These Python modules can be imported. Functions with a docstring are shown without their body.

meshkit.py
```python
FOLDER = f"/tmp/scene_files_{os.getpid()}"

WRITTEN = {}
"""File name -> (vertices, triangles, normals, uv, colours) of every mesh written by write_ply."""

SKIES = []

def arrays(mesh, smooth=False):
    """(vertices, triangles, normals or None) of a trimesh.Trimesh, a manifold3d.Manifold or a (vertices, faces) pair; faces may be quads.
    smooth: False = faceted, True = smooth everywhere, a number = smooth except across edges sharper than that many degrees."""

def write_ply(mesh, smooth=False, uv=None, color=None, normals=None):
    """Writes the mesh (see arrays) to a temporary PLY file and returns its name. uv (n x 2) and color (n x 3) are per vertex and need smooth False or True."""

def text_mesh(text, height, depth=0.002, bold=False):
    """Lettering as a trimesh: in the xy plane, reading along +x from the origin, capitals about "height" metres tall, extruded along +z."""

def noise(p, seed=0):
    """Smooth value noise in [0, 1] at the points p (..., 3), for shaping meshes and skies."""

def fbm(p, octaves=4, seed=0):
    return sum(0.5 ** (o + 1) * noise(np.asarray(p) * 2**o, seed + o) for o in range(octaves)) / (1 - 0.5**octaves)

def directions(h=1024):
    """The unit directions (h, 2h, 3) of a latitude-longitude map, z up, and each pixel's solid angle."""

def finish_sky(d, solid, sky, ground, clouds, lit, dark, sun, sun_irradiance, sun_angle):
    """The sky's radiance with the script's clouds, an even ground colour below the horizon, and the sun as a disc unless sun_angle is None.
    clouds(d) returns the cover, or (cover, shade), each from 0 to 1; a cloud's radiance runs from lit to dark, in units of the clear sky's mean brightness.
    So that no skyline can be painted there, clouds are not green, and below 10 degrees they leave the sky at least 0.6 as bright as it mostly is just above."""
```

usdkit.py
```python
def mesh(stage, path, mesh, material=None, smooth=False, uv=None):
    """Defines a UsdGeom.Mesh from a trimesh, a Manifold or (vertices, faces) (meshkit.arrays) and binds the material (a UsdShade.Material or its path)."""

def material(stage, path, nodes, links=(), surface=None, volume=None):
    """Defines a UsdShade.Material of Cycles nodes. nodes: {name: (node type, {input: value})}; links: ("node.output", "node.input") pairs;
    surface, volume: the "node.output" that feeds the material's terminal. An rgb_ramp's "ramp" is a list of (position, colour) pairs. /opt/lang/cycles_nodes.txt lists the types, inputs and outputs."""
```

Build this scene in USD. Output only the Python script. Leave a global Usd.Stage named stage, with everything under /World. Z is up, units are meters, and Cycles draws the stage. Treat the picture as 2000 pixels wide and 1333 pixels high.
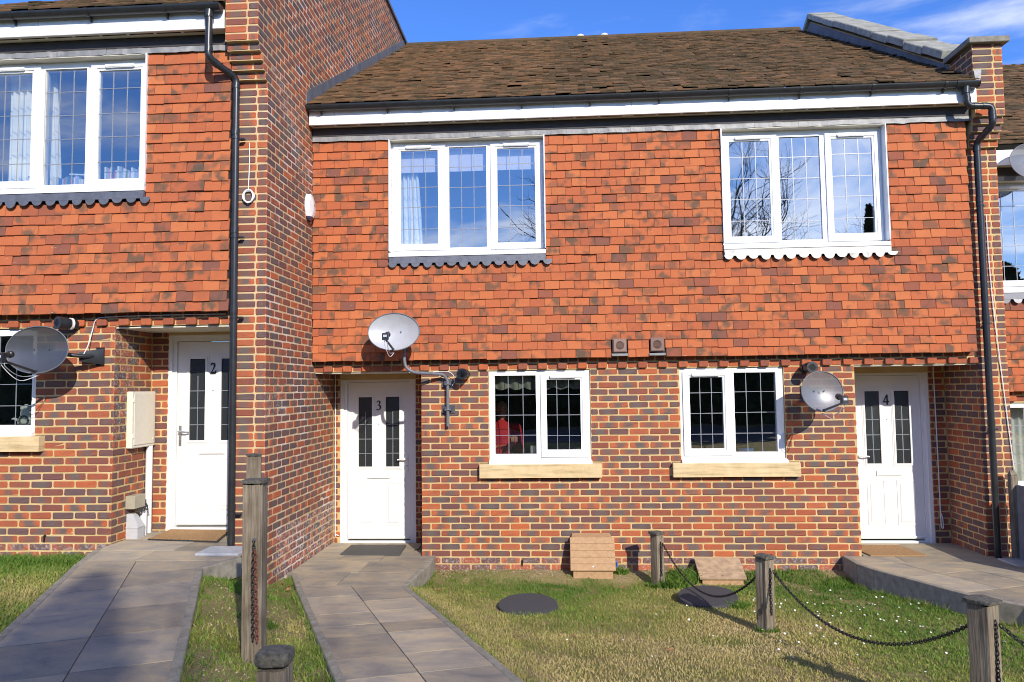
import math, numpy as np, trimesh, manifold3d, usdkit, meshkit
from pxr import Usd, UsdGeom, UsdLux, UsdShade, Gf, Sdf, Vt
from shapely.geometry import Polygon, box as sbox
from shapely.ops import unary_union
stage = Usd.Stage.CreateInMemory()
UsdGeom.SetStageUpAxis(stage, UsdGeom.Tokens.z)
UsdGeom.SetStageMetersPerUnit(stage, 1.0)
UsdGeom.Xform.Define(stage, '/World')
stage.SetDefaultPrim(stage.GetPrimAtPath('/World'))
UsdGeom.Scope.Define(stage, '/World/Looks')

# ------------------------------------------------------------------ camera
EYE = np.array([0.0, -8.46, 1.894])
YAW, PITCH, ROLL = 0.06073765, -0.06310311, -0.01247876
cy_, sy_, cp_, sp_, cr_, sr_ = math.cos(YAW), math.sin(YAW), math.cos(PITCH), math.sin(PITCH), math.cos(ROLL), math.sin(ROLL)
M_ = (np.array([[cr_, -sr_, 0], [sr_, cr_, 0], [0, 0, 1]]) @ np.array([[1, 0, 0], [0, cp_, -sp_], [0, sp_, cp_]])
      @ np.array([[cy_, 0, sy_], [0, 1, 0], [-sy_, 0, cy_]]) @ np.array([[1, 0, 0], [0, 0, -1], [0, 1, 0.]]))
cam = UsdGeom.Camera.Define(stage, '/World/camera')
cam.CreateHorizontalApertureAttr(36.0)
cam.CreateVerticalApertureAttr(36.0 * 682 / 1024)
cam.CreateFocalLengthAttr(1451.9 / 2000 * 36.0)
cam.CreateClippingRangeAttr(Gf.Vec2f(0.05, 3000))
cam.CreateExposureAttr(0.55)
R_ = np.eye(4); R_[0, :3] = M_[0]; R_[1, :3] = -M_[1]; R_[2, :3] = -M_[2]; R_[3, :3] = EYE
UsdGeom.Xformable(cam).AddTransformOp().Set(Gf.Matrix4d(*R_.ravel().tolist()))

# ------------------------------------------------------------------ sky and sun
SUN = np.array([0.47, -1.0, 0.605]); SUN /= np.linalg.norm(SUN)
SKY_STRENGTH = 0.10
sky_mat = usdkit.material(stage, '/World/Looks/sky', {
    'sky': ('sky_texture', {'sky_type': 'single_scattering', 'sun_disc': False, 'sun_elevation': math.asin(SUN[2]), 'sun_rotation': math.atan2(SUN[0], SUN[1]),
                            'altitude': 300.0, 'air_density': 1.0, 'aerosol_density': 0.35, 'ozone_density': 3.0}),
    'tc': ('texture_coordinate', {}),
    'map': ('mapping', {'location': (6.1, 3.5, 5.5), 'scale': (1.6, 1.6, 5.0)}),
    'n': ('noise_texture', {'scale': 1.5, 'detail': 7.0, 'roughness': 0.58, 'distortion': 0.4}),
    'cover': ('map_range', {'range_type': 'smoothstep', 'from_min': 0.465, 'from_max': 0.76, 'to_min': 0.0, 'to_max': 0.9}),
    'blue': ('mix_color', {'blend_type': 'multiply', 'fac': 1.0, 'b': (0.60, 1.0, 1.75)}),
    'cloud': ('hsv', {'saturation': 0.22, 'value': 2.3}),
    'mix': ('mix_color', {'blend_type': 'mix', 'use_clamp': False}),
    'bg': ('background_shader', {'strength': SKY_STRENGTH})},
    [('tc.generated', 'map.vector'), ('map.vector', 'n.vector'), ('n.fac', 'cover.value'), ('sky.color', 'blue.a'), ('sky.color', 'cloud.color'),
     ('cover.result', 'mix.fac'), ('blue.result', 'mix.a'), ('cloud.color', 'mix.b'), ('mix.result', 'bg.color')], surface='bg.background')
dome = UsdLux.DomeLight.Define(stage, '/World/sky')
UsdShade.MaterialBindingAPI.Apply(dome.GetPrim()).Bind(sky_mat)
dome.GetPrim().SetCustomDataByKey('kind', 'structure')
dome.GetPrim().SetCustomDataByKey('label', 'clear deep blue sky with a few thin clouds above the roofs')
dome.GetPrim().SetCustomDataByKey('category', 'sky')
sun = UsdLux.DistantLight.Define(stage, '/World/sun')
sun.CreateNormalizeAttr(True); sun.CreateIntensityAttr(1.0); sun.CreateAngleAttr(0.53); sun.CreateColorAttr(Gf.Vec3f(1.0, 0.92, 0.79))
x_ = np.cross([0, 0, 1.0], SUN); x_ /= np.linalg.norm(x_); y_ = np.cross(SUN, x_)
S_ = np.eye(4); S_[0, :3] = x_; S_[1, :3] = y_; S_[2, :3] = SUN
UsdGeom.Xformable(sun).AddTransformOp().Set(Gf.Matrix4d(*S_.ravel().tolist()))

# ------------------------------------------------------------------ helpers
RNG = np.random.default_rng(7)
_names, _base = {}, {}
def numbered(parent, name):
    k = (parent, name); n = _names.get(k, -1) + 1; _names[k] = n
    return name if n == 0 else f'{name}_{n:03d}'
def pth(p):
    return '/World' if p is None else (p if isinstance(p, str) else str(p.GetPath()))
def tag(p, label=None, cat=None, group=None, kind=None):
    for k, v in (('label', label), ('category', cat), ('group', group), ('kind', kind)):
        if v: p.SetCustomDataByKey(k, v)
    return p
def thing(name, loc, label, cat, group=None, kind=None):
    path = '/World/' + numbered('/World', name)
    x = UsdGeom.Xform.Define(stage, path); x.AddTranslateOp().Set(Gf.Vec3d(*map(float, loc)))
    _base[path] = np.array(loc, float)
    return tag(x.GetPrim(), label, cat, group, kind)
def base_of(path):
    return _base.get('/'.join(path.split('/')[:3]), np.zeros(3))
_mats = {}
def obj(name, mesh, mat, parent=None, smooth=False, attrs=None, label=None, cat=None, group=None, kind=None):
    """one Mesh prim; mesh = (v, f) / trimesh / Manifold, in world coordinates"""
    pp = pth(parent); path = pp + '/' + numbered(pp, name)
    v, f, n = meshkit.arrays(mesh, smooth)
    v = v - base_of(path)
    m = UsdGeom.Mesh.Define(stage, path)
    m.CreatePointsAttr(Vt.Vec3fArray.FromNumpy(np.ascontiguousarray(v, np.float32)))
    m.CreateFaceVertexCountsAttr(Vt.IntArray.FromNumpy(np.full(len(f), 3, np.int32)))
    m.CreateFaceVertexIndicesAttr(Vt.IntArray.FromNumpy(np.ascontiguousarray(f, np.int32).ravel()))
    m.CreateSubdivisionSchemeAttr('none')
    if n is not None:
        m.CreateNormalsAttr(Vt.Vec3fArray.FromNumpy(n.astype(np.float32))); m.SetNormalsInterpolation('vertex')
    if attrs:
        api = UsdGeom.PrimvarsAPI(m)
        for k, a in attrs.items():
            a = np.broadcast_to(np.asarray(a, np.float32), (len(v),))
            api.CreatePrimvar(k, Sdf.ValueTypeNames.FloatArray, 'vertex').Set(Vt.FloatArray.FromNumpy(np.ascontiguousarray(a)))
    UsdShade.MaterialBindingAPI.Apply(m.GetPrim()).Bind(mat)
    return tag(m.GetPrim(), label, cat, group, kind)

BOXF = np.array([[0, 2, 1], [0, 3, 2], [4, 5, 6], [4, 6, 7], [0, 1, 5], [0, 5, 4], [1, 2, 6], [1, 6, 5], [2, 3, 7], [2, 7, 6], [3, 0, 4], [3, 4, 7]])
def B(x0, x1, y0, y1, z0, z1):
    v = np.array([[x0, y0, z0], [x1, y0, z0], [x1, y1, z0], [x0, y1, z0], [x0, y0, z1], [x1, y0, z1], [x1, y1, z1], [x0, y1, z1]], float)
    return v, BOXF
def cat(*ms):
    vs, fs, o = [], [], 0
    for m in ms:
        if hasattr(m, 'to_mesh'): q = m.to_mesh(); m = (np.array(q.vert_properties[:, :3]), np.array(q.tri_verts))
        elif hasattr(m, 'vertices'): m = (np.array(m.vertices), np.array(m.faces))
        v, f = np.asarray(m[0], float), np.asarray(m[1], int)
        if f.shape[1] == 4: f = np.vstack([f[:, [0, 1, 2]], f[:, [0, 2, 3]]])
        vs.append(v); fs.append(f + o); o += len(v)
    return np.vstack(vs), np.vstack(fs)
def rbox(x0, x1, y0, y1, z0, z1, r=0.004):
    """box with chamfered edges (26 -> hull of 24 corners)"""
    r = min(r, (x1 - x0) / 2.1, (y1 - y0) / 2.1, (z1 - z0) / 2.1)
    pts = []
    for X, sx in ((x0, 1), (x1, -1)):
        for Y, sy in ((y0, 1), (y1, -1)):
            for Z, sz in ((z0, 1), (z1, -1)):
                pts += [[X, Y + sy * r, Z + sz * r], [X + sx * r, Y, Z + sz * r], [X + sx * r, Y + sy * r, Z]]
    return cat(manifold3d.Manifold.hull_points(np.array(pts, float)))
def hull(pts):
    return cat(manifold3d.Manifold.hull_points(np.asarray(pts, float)))
def tube(path, r, n=10, caps=True):
    """round tube along a polyline; r number or list"""
    P = np.asarray(path, float); k = len(P); r = np.broadcast_to(np.asarray(r, float), (k,))
    T = np.gradient(P, axis=0) if k > 2 else np.repeat((P[1] - P[0])[None], k, 0)
    T = T / np.maximum(np.linalg.norm(T, axis=1, keepdims=True), 1e-9)
    up = np.array([0, 0, 1.0]) if abs(T[0][2]) < 0.9 else np.array([1.0, 0, 0])
    vs = []
    a = np.cross(up, T[0]); a /= np.linalg.norm(a)
    for i in range(k):
        a = a - T[i] * (a @ T[i]); a /= np.linalg.norm(a); b = np.cross(T[i], a)
        t = np.arange(n) * 2 * np.pi / n
        vs.append(P[i] + r[i] * (np.cos(t)[:, None] * a + np.sin(t)[:, None] * b))
    v = np.vstack(vs); f = []
    for i in range(k - 1):
        for j in range(n):
            q = (j + 1) % n
            f += [[i * n + j, i * n + q, (i + 1) * n + q], [i * n + j, (i + 1) * n + q, (i + 1) * n + j]]
    if caps:
        v = np.vstack([v, P[0], P[-1]]); c0, c1 = k * n, k * n + 1
        for j in range(n):
            q = (j + 1) % n
            f += [[c0, q, j], [c1, (k - 1) * n + j, (k - 1) * n + q]]
    return v, np.array(f)
def curve(pts, n=8):
    """Catmull-Rom through the points"""
    P = np.asarray(pts, float); Q = np.vstack([2 * P[0] - P[1], P, 2 * P[-1] - P[-2]]); out = []
    for i in range(1, len(Q) - 2):
        for t in np.linspace(0, 1, n, endpoint=False):
            p0, p1, p2, p3 = Q[i - 1:i + 3]
            out.append(.5 * (2 * p1 + (p2 - p0) * t + (2 * p0 - 5 * p1 + 4 * p2 - p3) * t * t + (3 * p1 - p0 - 3 * p2 + p3) * t ** 3))
    return np.array(out + [P[-1]])
def extrude(poly, depth):
    polys = getattr(poly, 'geoms', [poly])
    return cat(*[trimesh.creation.extrude_polygon(g, depth, engine='earcut') for g in polys if g.area > 1e-8])
def xz(poly, y0, y1):
    """shapely polygon in (x, z) extruded from y0 (front) to y1 (back)"""
    v, f = extrude(poly, y1 - y0)
    return np.stack([v[:, 0], y0 + v[:, 2], v[:, 1]], 1), f[:, ::-1]
def yz(poly, x0, x1):
    v, f = extrude(poly, x1 - x0)
    return np.stack([x0 + v[:, 2], v[:, 0], v[:, 1]], 1), f
def rot(mesh, ang, axis, about):
    v, f = mesh; T = trimesh.transformations.rotation_matrix(ang, axis, about)
    return v @ T[:3, :3].T + T[:3, 3], f
def disc(c, n, r0, r1, depth, seg=24):
    """annulus / disc (r0 = 0) with axis n, front at c, going back by depth"""
    n = np.asarray(n, float); n /= np.linalg.norm(n)
    return tube([np.asarray(c, float), np.asarray(c, float) - n * depth], r1, seg)

# ------------------------------------------------------------------ materials
def mat(name, nodes, links, surface='p.BSDF', **kw):
    return usdkit.material(stage, '/World/Looks/' + name, nodes, links, surface=surface, **kw)
def plain(name, color, rough=0.5, metallic=0.0, var=0.12, scale=20.0, bump=0.0, bscale=120.0, spec=0.5):
    c = np.array(color, float)
    nodes = {'g': ('geometry', {}), 'n': ('noise_texture', {'scale': scale, 'detail': 4.0, 'roughness': 0.6}),
             'r': ('rgb_ramp', {'ramp': [(0.3, tuple(c * (1 - var))), (0.7, tuple(np.minimum(c * (1 + var), 0.95)))]}),
             'p': ('principled_bsdf', {'roughness': rough, 'metallic': metallic, 'specular_ior_level': spec})}
    links = [('g.position', 'n.vector'), ('n.fac', 'r.fac'), ('r.color', 'p.base_color')]
    if bump:
        nodes['n2'] = ('noise_texture', {'scale': bscale, 'detail': 3.0}); nodes['b'] = ('bump', {'strength': bump, 'distance': 0.004})
        links += [('g.position', 'n2.vector'), ('n2.fac', 'b.height'), ('b.normal', 'p.normal')]
    return mat(name, nodes, links)

def piece_nodes(extra):
    n = {'g': ('geometry', {}), 'tone': ('attribute', {'attribute': 'tone'}), 'seed': ('attribute', {'attribute': 'seed'}), 'core': ('attribute', {'attribute': 'core'}),
         'off': ('combine_xyz', {}), 'k1': ('math', {'math_type': 'multiply', 'value2': 37.0}), 'k2': ('math', {'math_type': 'multiply', 'value2': -23.0}),
         'pos': ('mix_color', {'blend_type': 'add', 'fac': 1.0, 'use_clamp': False})}
    n.update(extra); return n
PIECE_LINKS = [('seed.fac', 'k1.value1'), ('seed.fac', 'k2.value1'), ('k1.value', 'off.x'), ('k2.value', 'off.y'), ('k1.value', 'off.z'), ('g.position', 'pos.a'), ('off.vector', 'pos.b')]

M = {}
M['brick'] = mat('brick', piece_nodes({
    'bu': ('attribute', {'attribute': 'bu'}), 'bloom': ('attribute', {'attribute': 'bloom'}),
    'n1': ('noise_texture', {'scale': 12.0, 'detail': 5.0, 'roughness': 0.68}), 'n2': ('noise_texture', {'scale': 150.0, 'detail': 4.0, 'roughness': 0.65}),
    'tn': ('math', {'math_type': 'multiply_add', 'value2': 0.40}), 'tn0': ('math', {'math_type': 'subtract', 'value2': 0.20}),
    'ramp': ('rgb_ramp', {'ramp': [(0.0, (.42, .112, .044)), (0.3, (.33, .088, .042)), (0.55, (.24, .075, .046)), (0.8, (.165, .066, .056)), (1.0, (.118, .074, .074))]}),
    'abs': ('math', {'math_type': 'absolute'}), 'c1': ('math', {'math_type': 'multiply_add', 'value2': -0.95, 'value3': 0.92}),
    'c2': ('math', {'math_type': 'multiply_add', 'value2': 1.7}), 'c3': ('math', {'math_type': 'subtract', 'value2': 0.85}),
    'cm': ('map_range', {'range_type': 'smoothstep', 'from_min': 0.08, 'from_max': 0.78}), 'cc': ('math', {'math_type': 'multiply'}),
    'mixc': ('mix_color', {'b': (.120, .096, .088)}),
    'gr': ('map_range', {'from_min': 0.25, 'from_max': 0.75, 'to_min': 0.72, 'to_max': 1.22}), 'mg': ('mix_color', {'blend_type': 'multiply', 'fac': 1.0}),
    'n3': ('noise_texture', {'scale': 34.0, 'detail': 5.0, 'roughness': 0.7}), 'bl': ('map_range', {'range_type': 'smoothstep', 'from_min': 0.47, 'from_max': 0.68}),
    'bm': ('math', {'math_type': 'multiply'}), 'mixb': ('mix_color', {'b': (.52, .50, .49)}),
    'bump': ('bump', {'strength': 0.5, 'distance': 0.003}), 'p': ('principled_bsdf', {'roughness': 0.88, 'specular_ior_level': 0.25})}),
    PIECE_LINKS + [('pos.result', 'n1.vector'), ('g.position', 'n2.vector'), ('g.position', 'n3.vector'), ('n1.fac', 'tn.value1'), ('tone.fac', 'tn.value3'), ('tn.value', 'tn0.value1'), ('tn0.value', 'ramp.fac'),
     ('bu.fac', 'abs.value1'), ('abs.value', 'c1.value1'), ('n1.fac', 'c2.value1'), ('c1.value', 'c2.value3'), ('c2.value', 'c3.value1'), ('c3.value', 'cm.value'), ('cm.result', 'cc.value1'), ('core.fac', 'cc.value2'),
     ('cc.value', 'mixc.fac'), ('ramp.color', 'mixc.a'), ('n2.fac', 'gr.value'), ('mixc.result', 'mg.a'), ('gr.result', 'mg.b'),
     ('n3.fac', 'bl.value'), ('bl.result', 'bm.value1'), ('bloom.fac', 'bm.value2'), ('bm.value', 'mixb.fac'), ('mg.result', 'mixb.a'), ('mixb.result', 'p.base_color'),
     ('n2.fac', 'bump.height'), ('bump.normal', 'p.normal')])
M['mortar'] = mat('mortar', {'g': ('geometry', {}), 'n': ('noise_texture', {'scale': 3.0, 'detail': 6.0, 'roughness': 0.7}), 'n2': ('noise_texture', {'scale': 220.0, 'detail': 3.0}),
    'r': ('rgb_ramp', {'ramp': [(0.3, (.43, .31, .14)), (0.5, (.51, .375, .18)), (0.7, (.56, .43, .23))]}), 'b': ('bump', {'strength': 0.5, 'distance': 0.003}), 'p': ('principled_bsdf', {'roughness': 0.95, 'specular_ior_level': 0.1})},
    [('g.position', 'n.vector'), ('g.position', 'n2.vector'), ('n.fac', 'r.fac'), ('r.color', 'p.base_color'), ('n2.fac', 'b.height'), ('b.normal', 'p.normal')])
M['mortar_white'] = mat('mortar_white', {'g': ('geometry', {}), 'n': ('noise_texture', {'scale': 1.7, 'detail': 5.0, 'roughness': 0.62}), 'n2': ('noise_texture', {'scale': 220.0, 'detail': 3.0}),
    'r': ('rgb_ramp', {'ramp': [(0.36, (.47, .35, .19)), (0.52, (.55, .42, .25)), (0.62, (.64, .57, .47)), (0.72, (.72, .70, .66))]}), 'r0': ('rgb_ramp', {'ramp': [(0.3, (.47, .335, .165)), (0.7, (.60, .45, .26))]}), 'nx': ('separate_xyz', {}), 'mx': ('mix_color', {}), 'b': ('bump', {'strength': 0.5, 'distance': 0.003}), 'p': ('principled_bsdf', {'roughness': 0.95, 'specular_ior_level': 0.1})},
    [('g.position', 'n.vector'), ('g.position', 'n2.vector'), ('n.fac', 'r.fac'), ('n.fac', 'r0.fac'), ('g.true_normal', 'nx.vector'), ('nx.x', 'mx.fac'), ('r0.color', 'mx.a'), ('r.color', 'mx.b'), ('mx.result', 'p.base_color'), ('n2.fac', 'b.height'), ('b.normal', 'p.normal')])
def tile_mat(name, ramp, dark, smin, smax, fleck, rough=0.85, nscale=8.0):
    return mat(name, piece_nodes({
        'n1': ('noise_texture', {'scale': nscale, 'detail': 2.0, 'roughness': 0.45}), 'n2': ('noise_texture', {'scale': 170.0, 'detail': 4.0, 'roughness': 0.65}), 'n4': ('noise_texture', {'scale': 26.0, 'detail': 1.0}), 'mf': ('mapping', {'scale': (0.7, 1.0, 3.0)}),
        'ramp': ('rgb_ramp', {'ramp': ramp}), 'sm': ('map_range', {'range_type': 'smoothstep', 'from_min': smin, 'from_max': smax}), 'sc': ('math', {'math_type': 'multiply'}),
        'mixc': ('mix_color', {'b': dark}), 'gr': ('map_range', {'from_min': 0.25, 'from_max': 0.75, 'to_min': 0.8, 'to_max': 1.17}), 'mg': ('mix_color', {'blend_type': 'multiply', 'fac': 1.0}),
        'fl': ('map_range', {'range_type': 'smoothstep', 'from_min': 0.76, 'from_max': 0.82, 'to_max': fleck}), 'mixf': ('mix_color', {'b': (.6, .46, .36)}),
        'bump': ('bump', {'strength': 0.4, 'distance': 0.003}), 'p': ('principled_bsdf', {'roughness': rough, 'specular_ior_level': 0.10})}),
        PIECE_LINKS + [('pos.result', 'n1.vector'), ('g.position', 'n2.vector'), ('pos.result', 'mf.vector'), ('mf.vector', 'n4.vector'), ('tone.fac', 'ramp.fac'), ('n1.fac', 'sm.value'), ('sm.result', 'sc.value1'), ('core.fac', 'sc.value2'),
         ('sc.value', 'mixc.fac'), ('ramp.color', 'mixc.a'), ('n2.fac', 'gr.value'), ('mixc.result', 'mg.a'), ('gr.result', 'mg.b'), ('n4.fac', 'fl.value'), ('fl.result', 'mixf.fac'), ('mg.result', 'mixf.a'),
         ('mixf.result', 'p.base_color'), ('n2.fac', 'bump.height'), ('bump.normal', 'p.normal')])
M['tile'] = tile_mat('hung_tile', [(0.0, (.455, .146, .060)), (0.35, (.415, .122, .052)), (0.78, (.370, .106, .049)), (0.86, (.26, .086, .052)), (1.0, (.185, .080, .060))], (.092, .072, .052), 0.44, 0.65, 0.6, nscale=7.5)
M['roof_tile'] = tile_mat('roof_tile', [(0.0, (.205, .112, .058)), (0.35, (.150, .088, .048)), (0.7, (.105, .067, .038)), (1.0, (.064, .045, .028))], (.058, .050, .029), 0.44, 0.62, 0.45, nscale=5.0)
M['upvc'] = plain('white_upvc', (.77, .77, .765), 0.30, var=0.045, scale=5)
M['fascia'] = plain('white_fascia', (.78, .78, .79), 0.35, var=0.03, scale=6)
M['soffit'] = plain('cream_soffit', (.62, .58, .48), 0.6, var=0.05)
M['door'] = plain('white_door', (.78, .78, .765), 0.38, var=0.04, scale=4)
M['lead'] = mat('lead', {'g': ('geometry', {}), 'n': ('noise_texture', {'scale': 7.0, 'detail': 6.0, 'roughness': 0.65}), 'r': ('rgb_ramp', {'ramp': [(0.3, (.16, .165, .175)), (0.55, (.235, .235, .24)), (0.75, (.34, .335, .32))]}),
    'n2': ('noise_texture', {'scale': 25.0, 'detail': 3.0}), 'b': ('bump', {'strength': 0.5, 'distance': 0.01}), 'p': ('principled_bsdf', {'roughness': 0.55, 'metallic': 0.12})},
    [('g.position', 'n.vector'), ('n.fac', 'r.fac'), ('r.color', 'p.base_color'), ('g.position', 'n2.vector'), ('n2.fac', 'b.height'), ('b.normal', 'p.normal')])
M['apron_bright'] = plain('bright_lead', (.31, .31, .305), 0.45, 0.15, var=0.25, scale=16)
M['shade_paint'] = plain('dark_board', (.045, .038, .038), 0.7, var=0.2, scale=8)  # near-black paint for the shadow drawn under the soffit
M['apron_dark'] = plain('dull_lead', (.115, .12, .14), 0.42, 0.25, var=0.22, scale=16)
M['cap'] = plain('brown_cap_stone', (.20, .185, .15), 0.92, var=0.3, scale=12, bump=0.5)
M['dark_lead'] = plain('dark_lead', (.13, .135, .15), 0.55, 0.3, var=0.25, scale=5)
M['black'] = plain('black_plastic', (.018, .019, .021), 0.32, var=0.25, scale=12)
M['black_matt'] = plain('black_rubber', (.03, .03, .032), 0.75, var=0.3, scale=40, bump=0.6)
M['cover'] = plain('black_speckled_cover', (.045, .045, .05), 0.8, var=0.55, scale=260, bump=0.8, bscale=160)
M['dark_grey'] = plain('dark_grey_metal', (.075, .078, .088), 0.45, 0.2, var=0.2)
M['mid_grey'] = plain('mid_grey_paint', (.13, .135, .155), 0.45, var=0.15)
M['leading'] = plain('lead_strip', (.25, .26, .29), 0.4, 0.3, var=0.1)
M['stone'] = mat('sill_stone', {'g': ('geometry', {}), 'n': ('noise_texture', {'scale': 9.0, 'detail': 6.0, 'roughness': 0.65}), 'm': ('mapping', {'scale': (1.0, 1.0, 14.0)}), 'n3': ('noise_texture', {'scale': 2.2, 'detail': 4.0}),
    'r': ('rgb_ramp', {'ramp': [(0.3, (.52, .39, .21)), (0.55, (.60, .46, .265)), (0.75, (.64, .50, .30))]}), 'r2': ('rgb_ramp', {'ramp': [(0.5, (1, 1, 1)), (0.68, (.62, .62, .58))]}),
    'mx': ('mix_color', {'blend_type': 'multiply', 'fac': 0.8}), 'n2': ('noise_texture', {'scale': 160.0, 'detail': 3.0}), 'b': ('bump', {'strength': 0.4, 'distance': 0.003}), 'p': ('principled_bsdf', {'roughness': 0.9, 'specular_ior_level': 0.15})},
    [('g.position', 'n.vector'), ('n.fac', 'r.fac'), ('g.position', 'm.vector'), ('m.vector', 'n3.vector'), ('n3.fac', 'r2.fac'), ('r.color', 'mx.a'), ('r2.color', 'mx.b'), ('mx.result', 'p.base_color'), ('g.position', 'n2.vector'), ('n2.fac', 'b.height'), ('b.normal', 'p.normal')])
M['coping'] = plain('coping_stone', (.27, .265, .225), 0.9, var=0.3, scale=9, bump=0.5)
def glass(name, ior, tint):
    nodes = {'lw': ('layer_weight', {'blend': 0.5}), 'pw': ('math', {'math_type': 'power', 'value2': 4.0}), 'f': ('math', {'math_type': 'multiply_add', 'value2': 1.0 - ior, 'value3': ior}), 'gl': ('glossy_bsdf', {'roughness': 0.003, 'color': (1.0, .98, .94)}), 'tr': ('transparent_bsdf', {'color': tint}), 'm': ('mix_closure', {}),
             'g': ('geometry', {}), 'n': ('noise_texture', {'scale': 1.6, 'detail': 1.0}), 'b': ('bump', {'strength': 0.10, 'distance': 0.02})}
    return mat(name, nodes, [('lw.facing', 'pw.value1'), ('pw.value', 'f.value1'), ('f.value', 'm.fac'), ('tr.BSDF', 'm.closure1'), ('gl.BSDF', 'm.closure2'), ('g.position', 'n.vector'), ('n.fac', 'b.height'), ('b.normal', 'gl.normal')], surface='m.closure')
M['glass'] = glass('window_glass', 0.33, (.80, .84, .83))
M['obscure'] = mat('obscure_glass', {'g': ('geometry', {}), 'n': ('noise_texture', {'scale': 90.0, 'detail': 2.0}), 'b': ('bump', {'strength': 0.7, 'distance': 0.006}), 'p': ('principled_bsdf', {'base_color': (.022, .026, .028), 'roughness': 0.12})},
    [('g.position', 'n.vector'), ('n.fac', 'b.height'), ('b.normal', 'p.normal')])
M['slab'] = mat('flagstone', piece_nodes({
    'n1': ('noise_texture', {'scale': 2.6, 'detail': 7.0, 'roughness': 0.66, 'distortion': 0.5}), 'n2': ('noise_texture', {'scale': 120.0, 'detail': 4.0, 'roughness': 0.7}), 'mp': ('mapping', {'rotation': (0, 0, 0.4), 'scale': (1.0, 1.6, 1.0)}),
    'n3': ('noise_texture', {'scale': 9.0, 'detail': 5.0, 'roughness': 0.6}),
    'r': ('rgb_ramp', {'ramp': [(0.28, (.20, .18, .15)), (0.42, (.275, .24, .19)), (0.54, (.345, .285, .20)), (0.66, (.41, .32, .205)), (0.8, (.46, .38, .265))]}),
    'tt': ('map_range', {'to_min': 0.80, 'to_max': 1.22}), 'm1': ('mix_color', {'blend_type': 'multiply', 'fac': 1.0}), 'gr': ('map_range', {'from_min': 0.25, 'from_max': 0.75, 'to_min': 0.8, 'to_max': 1.18}),
    'm2': ('mix_color', {'blend_type': 'multiply', 'fac': 1.0}), 'bump': ('bump', {'strength': 0.5, 'distance': 0.01}), 'p': ('principled_bsdf', {'roughness': 0.85, 'specular_ior_level': 0.3})}),
    PIECE_LINKS + [('pos.result', 'mp.vector'), ('mp.vector', 'n1.vector'), ('g.position', 'n2.vector'), ('pos.result', 'n3.vector'), ('n1.fac', 'r.fac'), ('tone.fac', 'tt.value'), ('r.color', 'm1.a'), ('tt.result', 'm1.b'), ('n2.fac', 'gr.value'),
     ('m1.result', 'm2.a'), ('gr.result', 'm2.b'), ('m2.result', 'p.base_color'), ('n3.fac', 'bump.height'), ('bump.normal', 'p.normal')])
M['kerb'] = plain('concrete_edging', (.25, .225, .175), 0.92, var=0.28, scale=14, bump=0.5)
M['joint'] = plain('dark_joint_sand', (.085, .072, .055), 0.95, var=0.3, scale=60)
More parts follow.
